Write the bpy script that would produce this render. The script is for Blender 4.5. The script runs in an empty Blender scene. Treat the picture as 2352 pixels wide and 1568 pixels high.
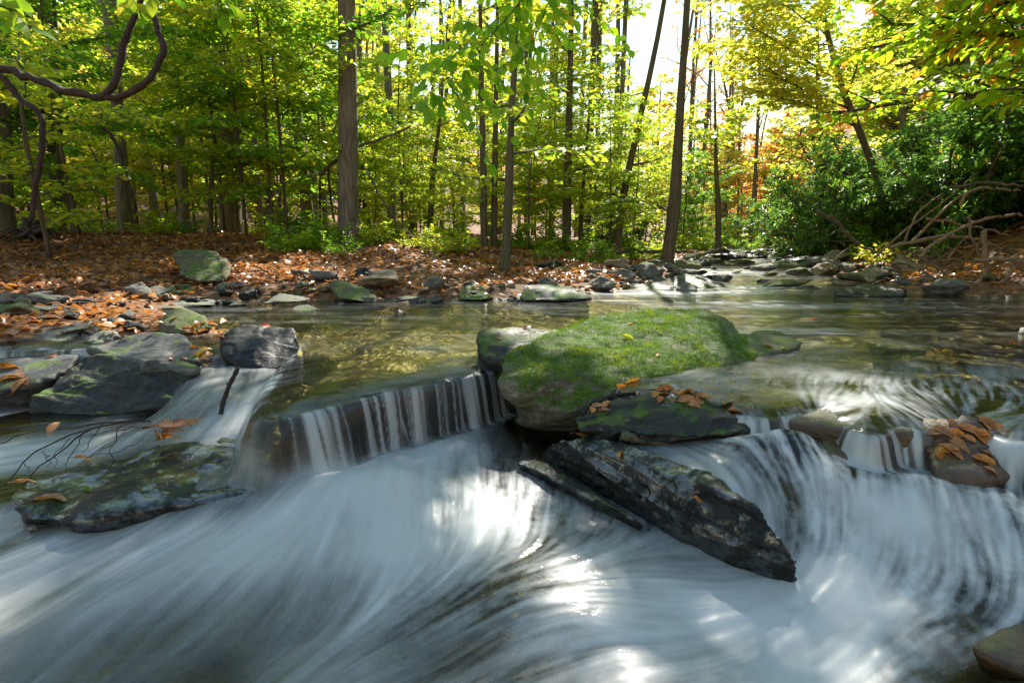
import bpy, bmesh, math, random
import numpy as np
from mathutils import Vector, Matrix
from mathutils.bvhtree import BVHTree

scene = bpy.context.scene
COL = scene.collection
PI = math.pi

# ------------------------------------------------------------------ camera
CAM_H = 0.5                     # metres above the upper pool (z = 0)
PITCH = math.radians(10.4)
FPX = 1307.0                    # focal length in pixels of a 2352 px wide picture
cam = bpy.data.cameras.new("camera")
cam.sensor_width = 36.0
cam.lens = 36.0 * FPX / 2352.0
cam.clip_start = 0.02
cam.clip_end = 1500
camo = bpy.data.objects.new("camera", cam)
COL.objects.link(camo)
camo.location = (0, 0, CAM_H)
camo.rotation_euler = (PI / 2 - PITCH, 0, 0)
scene.camera = camo

# ------------------------------------------------------------------ light
SUN_EL = math.radians(42)
SUN_AZ = math.radians(14)       # to the right of straight ahead (+Y)
world = bpy.data.worlds.new("World")
scene.world = world
world.use_nodes = True
wn = world.node_tree
bg = wn.nodes["Background"]
sky = wn.nodes.new("ShaderNodeTexSky")
sky.sky_type = 'NISHITA'
sky.sun_disc = False
sky.sun_elevation = SUN_EL
sky.sun_rotation = SUN_AZ
sky.air_density = 2.4
sky.dust_density = 0.0
sky.ozone_density = 2.0
wn.links.new(sky.outputs[0], bg.inputs[0])
bg.inputs[1].default_value = 0.068
sun = bpy.data.lights.new("sun", 'SUN')
sun.energy = 4.4
sun.angle = math.radians(0.5)
sun.color = (1.0, 0.93, 0.82)
suno = bpy.data.objects.new("sun", sun)
COL.objects.link(suno)
sdir = Vector((math.sin(SUN_AZ) * math.cos(SUN_EL), math.cos(SUN_AZ) * math.cos(SUN_EL), math.sin(SUN_EL)))
suno.location = sdir * 50
suno.rotation_euler = (-sdir).to_track_quat('-Z', 'Y').to_euler()
scene.view_settings.view_transform = 'Standard'
scene.view_settings.look = 'None'
scene.view_settings.gamma = 1.0
scene.view_settings.exposure = 1.62
scene.cycles.max_bounces = 8
scene.cycles.diffuse_bounces = 5
scene.cycles.glossy_bounces = 3
scene.cycles.transmission_bounces = 5
scene.cycles.transparent_max_bounces = 12
scene.cycles.caustics_reflective = False
scene.cycles.caustics_refractive = False
scene.cycles.sample_clamp_indirect = 4.0

# ------------------------------------------------------------------ sight lines: a point seen in the photo -> a point of the place
CP, SP = math.cos(PITCH), math.sin(PITCH)


def ray(x, y):
    u = (x - 1176.0) / FPX
    v = (784.0 - y) / FPX
    return np.array([u, CP + v * SP, v * CP - SP])


def W(x, y, z):                 # where the sight line meets the level z
    d = ray(x, y)
    t = (z - CAM_H) / d[2]
    return np.array([0, 0, CAM_H]) + d * t


def P(x, y, Y):                 # where it reaches the distance Y
    d = ray(x, y)
    return np.array([0, 0, CAM_H]) + d * (Y / d[1])


# ------------------------------------------------------------------ numpy noise
def _hash(ix, iy, iz, seed):
    n = (ix.astype(np.int64) * 374761393 + iy.astype(np.int64) * 668265263 + iz.astype(np.int64) * 1274126177 + seed * 974634777) & 0xFFFFFFFF
    n = ((n ^ (n >> 13)) * 1274126177) & 0xFFFFFFFF
    n = ((n ^ (n >> 15)) * 2246822519) & 0xFFFFFFFF
    return ((n ^ (n >> 16)) & 0xFFFFFF) / float(0xFFFFFF)


def vnoise(p, seed=0):          # value noise in [-1, 1]
    i = np.floor(p).astype(np.int64)
    f = p - i
    f = f * f * f * (f * (f * 6 - 15) + 10)
    out = 0
    for dx in (0, 1):
        wx = f[:, 0] if dx else 1 - f[:, 0]
        for dy in (0, 1):
            wy = f[:, 1] if dy else 1 - f[:, 1]
            for dz in (0, 1):
                wz = f[:, 2] if dz else 1 - f[:, 2]
                out = out + wx * wy * wz * _hash(i[:, 0] + dx, i[:, 1] + dy, i[:, 2] + dz, seed)
    return out * 2 - 1


def fbm(p, octaves=4, seed=0, gain=0.5):
    a, s, out = 1.0, 1.0, 0
    for k in range(octaves):
        out = out + a * vnoise(p * s, seed + k * 17)
        a *= gain
        s *= 2.03
    return out


def sm(x):
    x = np.clip(x, 0, 1)
    return x * x * (3 - 2 * x)


# ------------------------------------------------------------------ meshes and objects
def mk_mesh(name, verts, faces, smooth=False, attrs=None):
    verts = np.asarray(verts, np.float32).reshape(-1, 3)
    faces = np.asarray(faces, np.int32)
    m = bpy.data.meshes.new(name)
    k = faces.shape[1]
    m.vertices.add(len(verts))
    m.vertices.foreach_set("co", verts.ravel())
    m.loops.add(faces.size)
    m.loops.foreach_set("vertex_index", faces.ravel())
    m.polygons.add(len(faces))
    m.polygons.foreach_set("loop_start", np.arange(0, faces.size, k, dtype=np.int32))
    m.polygons.foreach_set("loop_total", np.full(len(faces), k, np.int32))
    if smooth:
        m.polygons.foreach_set("use_smooth", np.ones(len(faces), bool))
    for an, av in (attrs or {}).items():
        a = m.attributes.new(an, 'FLOAT', 'POINT')
        a.data.foreach_set("value", np.asarray(av, np.float32))
    m.update(calc_edges=True)
    return m


def obj(name, mesh, mat, parent=None, loc=(0, 0, 0)):
    o = bpy.data.objects.new(name, mesh)
    COL.objects.link(o)
    if mat is not None:
        mesh.materials.clear()
        mesh.materials.append(mat)
    o.location = loc
    if parent is not None:
        o.parent = parent
    return o


def tag(o, label=None, cat=None, group=None, kind=None):
    for k, v in (("label", label), ("category", cat), ("group", group), ("kind", kind)):
        if v:
            o[k] = v
    return o


def empty(name, loc=(0, 0, 0)):
    o = bpy.data.objects.new(name, None)
    o.empty_display_size = 0.2
    COL.objects.link(o)
    o.location = loc
    return o


def copy_thing(root, loc, rz=0.0, scale=(1, 1, 1), label=None, group=None, mat=None):
    r = root.copy()
    COL.objects.link(r)
    r.location = loc
    r.rotation_euler = (0, 0, rz)
    r.scale = scale
    if label:
        r["label"] = label
    if group:
        r["group"] = group
    for ch in root.children:
        c = ch.copy()
        COL.objects.link(c)
        c.parent = r
        if mat and ch.name.split('.')[0] in ('crown', 'foliage'):
            c.material_slots[0].link = 'OBJECT'
            c.material_slots[0].material = mat
    return r


class MB:                       # collects triangles
    def __init__(s):
        s.v, s.f, s.t, s.n = [], [], [], 0

    def add(s, v, f, t=None):
        v = np.asarray(v, float).reshape(-1, 3)
        s.v.append(v)
        s.f.append(np.asarray(f, int).reshape(-1, 3) + s.n)
        s.t.append(np.full(len(v), 0.5) if t is None else np.broadcast_to(np.asarray(t, float), (len(v),)))
        s.n += len(v)

    def mesh(s, name, smooth=False, off=(0, 0, 0)):
        return mk_mesh(name, np.concatenate(s.v) - np.array(off), np.concatenate(s.f), smooth, {"tint": np.concatenate(s.t)})


def smooth_path(pts, n):
    pts = np.asarray(pts, float)
    if len(pts) < 3:
        t = np.linspace(0, 1, n)[:, None]
        return pts[0] * (1 - t) + pts[-1] * t
    p = np.vstack([2 * pts[0] - pts[1], pts, 2 * pts[-1] - pts[-2]])
    out = []
    for u in np.linspace(0, len(pts) - 1 - 1e-6, n):
        i = int(u)
        t = u - i
        a, b, c, d = p[i], p[i + 1], p[i + 2], p[i + 3]
        out.append(0.5 * (2 * b + (c - a) * t + (2 * a - 5 * b + 4 * c - d) * t * t + (3 * b - 3 * c + d - a) * t ** 3))
    return np.array(out)


def tube(mb, pts, radii, sides=6, t=0.5, rough=0.0, seed=0):
    pts = np.asarray(pts, float)
    n = len(pts)
    r = np.interp(np.linspace(0, 1, n), np.linspace(0, 1, len(radii)), radii)
    tan = np.gradient(pts, axis=0)
    tan /= np.linalg.norm(tan, axis=1)[:, None] + 1e-9
    ref = np.array([1.0, 0, 0]) if abs(tan[0][0]) < 0.8 else np.array([0, 1.0, 0])
    V = []
    a = np.linspace(0, 2 * PI, sides, endpoint=False)
    for i in range(n):
        s = np.cross(tan[i], ref)
        s /= np.linalg.norm(s) + 1e-9
        q = np.cross(s, tan[i])
        ref = q if False else ref
        rr = r[i] * np.ones(sides)
        if rough:
            pp = np.stack([np.cos(a) * 1.3 + seed, np.sin(a) * 1.3, np.full(sides, i * 0.55)], 1)
            rr = rr * (1 + rough * vnoise(pp, seed))
        V.append(pts[i] + np.outer(np.cos(a) * rr, s) + np.outer(np.sin(a) * rr, q))
    V = np.concatenate(V + [pts[:1], pts[-1:]])
    F = []
    for i in range(n - 1):
        for k in range(sides):
            a0, a1 = i * sides + k, i * sides + (k + 1) % sides
            F += [(a0, a1, a1 + sides), (a0, a1 + sides, a0 + sides)]
    for k in range(sides):
        F.append((n * sides, (k + 1) % sides, k))
        F.append((n * sides + 1, (n - 1) * sides + k, (n - 1) * sides + (k + 1) % sides))
    mb.add(V, F, t)


# leaves left out of the crowns above so that the sun reaches the water and the mossy boulder: x, y, z, radii
SUN_GAPS = [(0.0, 1.52, -.2, .17, .30), (.2, 1.18, -.2, .15, .10), (.5, 2.45, .1, .5, .35), (1.1, 1.9, 0, .3, .3), (-1.0, 3.4, 0, 1.0, .6)]
GAP_BASE = None


def sun_gap_mask(pos):
    k = np.ones(len(pos), bool)
    if GAP_BASE is None:
        return k
    w = pos + GAP_BASE
    for x, y, z, rx, ry in SUN_GAPS:
        h = np.maximum(w[:, 2] - z, 0) / sdir[2]
        qx, qy = w[:, 0] - sdir[0] * h - x, w[:, 1] - sdir[1] * h - y
        k &= ~(((qx / rx) ** 2 + (qy / ry) ** 2 < 1) & (h > .6))
    return k


# leaf outlines: (along, across) with a midrib
def leaves(mb, pos, dirs, ups, length, width, tint, fine=True, curl=0.15, rng=None):
    pos, dirs, ups = (np.asarray(a, float).reshape(-1, 3) for a in (pos, dirs, ups))
    n = len(pos)
    if n == 0:
        return
    gm = sun_gap_mask(pos)
    if not gm.all():
        pos, dirs, ups = pos[gm], dirs[gm], ups[gm]
        length, width, tint, curl = (np.asarray(q, float)[gm] if np.ndim(q) else q for q in (length, width, tint, curl))
        n = len(pos)
        if n == 0:
            return
    length = np.broadcast_to(np.asarray(length, float), (n,))[:, None]
    width = np.broadcast_to(np.asarray(width, float), (n,))[:, None]
    tint = np.broadcast_to(np.asarray(tint, float), (n,))
    curl = np.broadcast_to(np.asarray(curl, float), (n,))[:, None]
    d = dirs / (np.linalg.norm(dirs, axis=1)[:, None] + 1e-9)
    s = np.cross(d, ups)
    s /= np.linalg.norm(s, axis=1)[:, None] + 1e-9
    u = np.cross(s, d)
    if fine:
        prof = [(0, 0, 0), (0.24, 0.40, .10), (0.24, 0, -.04), (0.24, -0.40, .10), (0.58, 0.46, .04), (0.58, 0, -.06), (0.58, -0.46, .04), (0.84, .20, -.18), (.84, 0, -.22), (.84, -.20, -.18), (1.0, 0, -.42)]
        F = np.array([(0, 2, 1), (0, 3, 2), (1, 2, 5), (1, 5, 4), (2, 3, 6), (2, 6, 5), (4, 5, 8), (4, 8, 7), (5, 6, 9), (5, 9, 8), (7, 8, 10), (8, 9, 10)])
    else:
        prof = [(0, 0, 0), (0.45, 0.5, .12), (1.0, 0, -.12), (0.45, -0.5, .12)]
        F = np.array([(0, 2, 1), (0, 3, 2)])
    V = np.stack([pos + d * (a * length) + s * (b * width) + u * (c * length * curl / 0.3) for a, b, c in prof], 1)
    k = len(prof)
    FF = (np.arange(n)[:, None, None] * k + F[None]).reshape(-1, 3)
    mb.add(V.reshape(-1, 3), FF, np.repeat(tint, k))


# ------------------------------------------------------------------ materials
def new_mat(name):
    m = bpy.data.materials.new(name)
    m.use_nodes = True
    nt = m.node_tree
    for n in list(nt.nodes):
        nt.nodes.remove(n)
    out = nt.nodes.new("ShaderNodeOutputMaterial")
    return m, nt, out


def N(nt, typ, props=None, **inp):
    n = nt.nodes.new("ShaderNode" + typ)
    for k, v in (props or {}).items():
        setattr(n, k, v)
    for k, v in inp.items():
        key = int(k[1:]) if k[0] == '_' and k[1:].isdigit() else k.replace('_', ' ')
        sock = n.inputs[key]
        if hasattr(v, 'is_output') or isinstance(v, bpy.types.NodeSocket):
            nt.links.new(v, sock)
        else:
            sock.default_value = v
    return n


def ramp(nt, fac, stops, interp='LINEAR'):
    n = nt.nodes.new("ShaderNodeValToRGB")
    cr = n.color_ramp
    cr.interpolation = interp
    while len(cr.elements) < len(stops):
        cr.elements.new(0.5)
    for e, (p, c) in zip(cr.elements, stops):
        e.position = p
        e.color = (c[0], c[1], c[2], 1) if not isinstance(c, (int, float)) else (c, c, c, 1)
    nt.links.new(fac, n.inputs[0])
    return n.outputs[0]


def mixc(nt, fac, a, b, blend='MIX'):
    n = nt.nodes.new("ShaderNodeMix")
    n.data_type = 'RGBA'
    n.blend_type = blend
    for s, v in ((n.inputs[0], fac), (n.inputs[6], a), (n.inputs[7], b)):
        if isinstance(v, bpy.types.NodeSocket):
            nt.links.new(v, s)
        else:
            s.default_value = v if isinstance(v, (int, float)) else (v[0], v[1], v[2], 1)
    return n.outputs[2]


def math_(nt, op, a, b=0.0, clamp=False):
    n = nt.nodes.new("ShaderNodeMath")
    n.operation = op
    n.use_clamp = clamp
    for s, v in zip(n.inputs, (a, b)):
        if isinstance(v, bpy.types.NodeSocket):
            nt.links.new(v, s)
        else:
            s.default_value = v
    return n.outputs[0]


def coords(nt, scale=(1, 1, 1), rot=(0, 0, 0), which='Object'):
    tc = nt.nodes.new("ShaderNodeTexCoord")
    mp = nt.nodes.new("ShaderNodeMapping")
    mp.inputs['Scale'].default_value = scale
    mp.inputs['Rotation'].default_value = rot
    nt.links.new(tc.outputs[which], mp.inputs[0])
    return mp.outputs[0]


def world_coords(nt, scale=(1, 1, 1), rot=(0, 0, 0)):
    g = nt.nodes.new("ShaderNodeNewGeometry")
    mp = nt.nodes.new("ShaderNodeMapping")
    mp.inputs['Scale'].default_value = scale
    mp.inputs['Rotation'].default_value = rot
    nt.links.new(g.outputs['Position'], mp.inputs[0])
    return mp.outputs[0]


def noise(nt, vec, scale, detail=4, rough=0.55, dist=0.0):
    return N(nt, "TexNoise", Vector=vec, Scale=scale, Detail=detail, Roughness=rough, Distortion=dist).outputs[0]


def leaf_mat(name, stops, trans=0.55, gloss=0.35, tcol=1.9, rough=0.45, spots=0):
    m, nt, out = new_mat(name)
    a = N(nt, "Attribute", {"attribute_name": "tint"}).outputs['Fac']
    oi = N(nt, "ObjectInfo").outputs['Random']
    f = math_(nt, 'ADD', a, math_(nt, 'MULTIPLY', math_(nt, 'SUBTRACT', oi, 0.5), 0.22), True)
    c = ramp(nt, f, stops)
    if spots:
        sp = ramp(nt, noise(nt, coords(nt), spots, 5, .7), [(.38, .45), (.58, 1.0)])
        c = mixc(nt, 1.0, c, sp, 'MULTIPLY')
    pr = N(nt, "BsdfPrincipled", Base_Color=c, Roughness=rough)
    pr.inputs['Specular IOR Level'].default_value = gloss
    tc = mixc(nt, 1.0, c, (tcol, tcol, tcol * 0.7), 'MULTIPLY')
    tr = N(nt, "BsdfTranslucent", Color=tc)
    mx = N(nt, "MixShader", _0=trans, _1=pr.outputs[0], _2=tr.outputs[0])
    nt.links.new(mx.outputs[0], out.inputs[0])
    return m


G = dict
M_GREEN = leaf_mat("leaf_green", [(0, (.055, .14, .012)), (.45, (.13, .27, .018)), (.75, (.26, .37, .02)), (1, (.45, .38, .03))])
M_YGREEN = leaf_mat("leaf_yellow_green", [(0, (.10, .19, .02)), (.4, (.26, .36, .025)), (.75, (.46, .45, .03)), (1, (.60, .38, .04))])
M_YELLOW = leaf_mat("leaf_yellow", [(0, (.24, .34, .04)), (.4, (.45, .46, .07)), (.75, (.58, .46, .09)), (1, (.55, .28, .07))])
M_ORANGE = leaf_mat("leaf_orange", [(0, (.40, .30, .06)), (.4, (.50, .27, .06)), (.75, (.45, .17, .05)), (1, (.30, .10, .05))])
M_RHODO = leaf_mat("leaf_rhododendron", [(0, (.03, .08, .02)), (.55, (.085, .18, .035)), (.85, (.20, .32, .03)), (.97, (.45, .30, .03)), (1, (.5, .28, .03))], trans=.45, gloss=.4, rough=.42)
M_RHODO2 = leaf_mat("leaf_rhododendron_pale", [(0, (.05, .13, .02)), (.55, (.16, .28, .03)), (.9, (.34, .42, .03)), (1, (.5, .34, .03))], trans=.5, gloss=.35)
M_BRIGHT = leaf_mat("leaf_bright_green", [(0, (.06, .20, .012)), (.5, (.20, .38, .015)), (.85, (.38, .50, .02)), (.97, (.6, .40, .03)), (1, (.6, .25, .03))])
M_FALLEN = leaf_mat("leaf_fallen", [(0, (.14, .05, .02)), (.3, (.36, .14, .05)), (.55, (.50, .25, .11)), (.8, (.58, .20, .03)), (.95, (.55, .30, .04)), (1, (.45, .05, .02))], trans=.25, gloss=.4, rough=.35, spots=45)


def bark_mat(name, dark, light, moss=0.0, scale=1.0, bump=0.6):
    m, nt, out = new_mat(name)
    v = coords(nt, (9 * scale, 9 * scale, 1.1 * scale))
    n1 = noise(nt, v, 3.2, 6, .65, .4)
    n2 = noise(nt, coords(nt, (1, 1, .6)), 2.4, 3)
    c = ramp(nt, n1, [(.3, dark), (.55, tuple((a + b) / 2 for a, b in zip(dark, light))), (.75, light)])
    c = mixc(nt, math_(nt, 'MULTIPLY', n2, .45), c, (dark[0] * .8, dark[1] * .8, dark[2] * .8))
    if moss:
        mk = ramp(nt, noise(nt, coords(nt), 5, 4), [(.52, 0), (.66, moss)])
        c = mixc(nt, mk, c, (.07, .10, .025))
    pr = N(nt, "BsdfPrincipled", Base_Color=c, Roughness=.85)
    b = N(nt, "Bump", Strength=bump, Distance=.02, Height=n1)
    nt.links.new(b.outputs[0], pr.inputs['Normal'])
    nt.links.new(pr.outputs[0], out.inputs[0])
    return m


M_BARK = bark_mat("bark_grey_brown", (.06, .047, .033), (.34, .28, .20))
M_BARKD = bark_mat("bark_dark", (.05, .036, .024), (.22, .165, .11), .4)
M_BARKM = bark_mat("bark_mossy", (.05, .045, .025), (.20, .17, .10), .8)
M_VINE = bark_mat("bark_vine", (.02, .012, .010), (.10, .065, .05), 0, 2.0)
M_STICK = bark_mat("bark_bleached", (.12, .07, .035), (.45, .33, .20), 0, 3.0, .3)
M_TWIG = bark_mat("twig_dark", (.02, .015, .012), (.07, .05, .045), 0, 4.0, .3)


def rock_mat(name, dark, light, moss=0.0, wet=0.0, strata=(0, 0, 0), mossline=.45, stain=None, coat=False, spec=None):
    m, nt, out = new_mat(name)
    vs = coords(nt, (2.2, 2.2, 16), strata)
    v = coords(nt)
    st = noise(nt, vs, 2.2, 7, .65, .5)
    n1 = noise(nt, v, 6, 8, .65)
    n2 = noise(nt, v, 38, 6, .7)
    f = math_(nt, 'ADD', math_(nt, 'MULTIPLY', st, .5), math_(nt, 'MULTIPLY', n1, .5))
    mid = tuple((a + b) * .45 for a, b in zip(dark, light))
    c = ramp(nt, f, [(.34, dark), (.5, mid), (.66, light)])
    c = mixc(nt, ramp(nt, n2, [(.42, .55), (.6, 0)]), c, tuple(.55 * a for a in dark))
    if stain:
        c = mixc(nt, ramp(nt, noise(nt, v, 3.1, 4), [(.5, 0), (.66, .8)]), c, stain)
    geo = N(nt, "NewGeometry")
    sx = N(nt, "SeparateXYZ", Vector=geo.outputs['Normal'])
    if moss:
        fine = noise(nt, v, 160, 4, .7)
        mz = math_(nt, 'ADD', sx.outputs[2], math_(nt, 'MULTIPLY', math_(nt, 'SUBTRACT', n1, .5), 2.6))
        mk = math_(nt, 'MULTIPLY', ramp(nt, mz, [(mossline, 0), (min(.99, mossline + .22), 1)]), moss)
        mbig = noise(nt, v, 17, 5, .7)
        mk = math_(nt, 'MULTIPLY', mk, ramp(nt, noise(nt, v, 9, 6, .75), [(.36, .1), (.52, 1)]))
        mc = ramp(nt, math_(nt, 'ADD', math_(nt, 'MULTIPLY', fine, .5), math_(nt, 'MULTIPLY', mbig, .5)), [(.3, (.018, .04, .004)), (.5, (.065, .13, .006)), (.66, (.16, .25, .012))])
        c = mixc(nt, mk, c, mc)
    else:
        mk = None
        fine = n2
    rgh = .9 - .72 * wet
    rn = math_(nt, 'ADD', math_(nt, 'MULTIPLY', math_(nt, 'SUBTRACT', n1, .5), .5 if wet else .2), rgh, True)
    if mk is not None:
        rn = math_(nt, 'MAXIMUM', rn, math_(nt, 'MULTIPLY', mk, .85))
    pr = N(nt, "BsdfPrincipled", Base_Color=c, Roughness=rn)
    pr.inputs['Specular IOR Level'].default_value = .5 + .4 * wet if spec is None else spec
    if coat:
        film = ramp(nt, noise(nt, v, 14, 6, .7), [(.46, .0), (.56, 1.0)])
        nt.links.new(film, pr.inputs['Coat Weight'])
        pr.inputs['Coat Roughness'].default_value = .08
        pr.inputs['Coat IOR'].default_value = 1.9
    h = math_(nt, 'ADD', math_(nt, 'ADD', math_(nt, 'MULTIPLY', st, .8), n1), math_(nt, 'MULTIPLY', n2, .35))
    if mk is not None:
        h = math_(nt, 'ADD', h, math_(nt, 'MULTIPLY', math_(nt, 'MULTIPLY', fine, mk), .8))
    b = N(nt, "Bump", Strength=.8, Distance=.012 + .008 * wet, Height=h)
    nt.links.new(b.outputs[0], pr.inputs['Normal'])
    nt.links.new(pr.outputs[0], out.inputs[0])
    return m


R_MOSS = rock_mat("rock_mossy", (.05, .045, .03), (.36, .33, .23), .9, 0, (0.25, .15, 0), .30)
R_SLAB = rock_mat("rock_slate", (.035, .035, .033), (.24, .235, .215), .85, .3, (.15, .1, 0), .99, spec=.35)
R_WET = rock_mat("rock_wet", (.003, .004, .004), (.022, .025, .022), .3, .85, (.08, .1, 0), .98, coat=True, spec=.3)
R_DARK = rock_mat("rock_dark", (.006, .006, .006), (.045, .044, .040), 0, .6, (.2, -.1, 0), spec=.3)
R_WETMOSS = rock_mat("rock_wet_moss", (.008, .009, .006), (.055, .055, .042), .7, .55, (.2, .1, 0), .9, spec=.3)
R_GREY = rock_mat("rock_grey", (.06, .058, .05), (.33, .31, .27), .35, .05, (.1, .1, 0), .9)
R_TAN = rock_mat("rock_tan", (.12, .09, .05), (.45, .36, .23), 0, 0, (.3, .1, 0))
R_OLIVE = rock_mat("rock_olive", (.05, .045, .025), (.26, .23, .13), .7, 0, (.2, .3, 0), .6)
R_BLOCK = rock_mat("rock_layered_mossy", (.03, .026, .014), (.24, .20, .11), .85, 0, (.05, 0, 0), .75)
R_SUB = rock_mat("rock_brown_wet", (.03, .016, .006), (.20, .10, .03), .4, .55, (.1, .1, 0), .8)

# ------------------------------------------------------------------ the lie of the land
# shoreline of the stream, in metres
SHORE = np.array([(-3.4, -6), (-3.2, 0.4), (-3.1, 1.7), (-2.8, 2.35), (-2.35, 2.78), (-1.7, 2.86), (-1.42, 2.84), (-1.5, 3.0), (-1.95, 3.4), (-2.45, 3.75), (-2.35, 4.35), (-1.5, 4.5),
                  (-0.6, 4.5), (0.1, 4.55), (1.0, 5.3), (1.7, 6.7), (2.4, 8.0), (3.1, 9.4), (4.2, 11.5), (5.3, 14), (6.6, 17), (8.2, 20),
                  (9.0, 19.6), (7.4, 16.5), (6.2, 13.5), (5.1, 10.5), (4.2, 7.6), (3.7, 6.2), (3.5, 5.3), (3.9, 4.7), (4.8, 4.2), (5.0, 2.5), (4.4, 1.0), (3.8, 0), (3.6, -6)])
# edge over which the upper pool spills, left to right
LIPV = [(-900, 800), (100, 790), (300, 780), (440, 790), (505, 800), (560, 795), (690, 780), (655, 835), (620, 895), (618, 935), (700, 925), (850, 888), (1000, 862), (1090, 845), (1150, 828), (1260, 812), (1390, 850),
        (1460, 893), (1570, 915), (1690, 930), (1770, 938), (1850, 922), (1895, 918), (1935, 948), (2000, 972), (2070, 955), (2120, 962), (2165, 938), (2240, 932), (2310, 975), (2450, 985), (3300, 985)]
LIP = np.array([W(x, y, 0)[:2] for x, y in LIPV])
_p = np.vstack([2 * LIP[0] - LIP[1], LIP, 2 * LIP[-1] - LIP[-2]])
_o = []
for _i in range(len(LIP) - 1):
    for _t in (0, .25, .5, .75):
        _a, _b, _c, _d = _p[_i:_i + 4]
        _o.append(.5 * (2 * _b + (_c - _a) * _t + (2 * _a - 5 * _b + 4 * _c - _d) * _t ** 2 + (3 * _b - 3 * _c + _d - _a) * _t ** 3))
LIP = np.array(_o + [LIP[-1]])
UPPER = np.vstack([LIP, [(30, 2.0), (60, 60), (-60, 60), (-40, 3.0)]])


def seg_dist(px, py, line):
    best = np.full(px.shape, 1e9)
    for (x0, y0), (x1, y1) in zip(line[:-1], line[1:]):
        dx, dy = x1 - x0, y1 - y0
        t = np.clip(((px - x0) * dx + (py - y0) * dy) / (dx * dx + dy * dy + 1e-12), 0, 1)
        best = np.minimum(best, (px - x0 - t * dx) ** 2 + (py - y0 - t * dy) ** 2)
    return np.sqrt(best)


def inside(px, py, poly):
    r = np.zeros(px.shape, bool)
    n = len(poly)
    for i in range(n):
        x0, y0 = poly[i]
        x1, y1 = poly[(i + 1) % n]
        c = ((y0 > py) != (y1 > py)) & (px < (x1 - x0) * (py - y0) / (y1 - y0 + 1e-12) + x0)
        r ^= c
    return r


def shore_d(x, y):              # positive on land
    d = seg_dist(x, y, np.vstack([SHORE, SHORE[:1]]))
    return np.where(inside(x, y, SHORE), -d, d)


def lip_s(x, y):                # positive upstream of the spill edge
    d = seg_dist(x, y, LIP)
    return np.where(inside(x, y, UPPER), d, -d)


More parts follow.
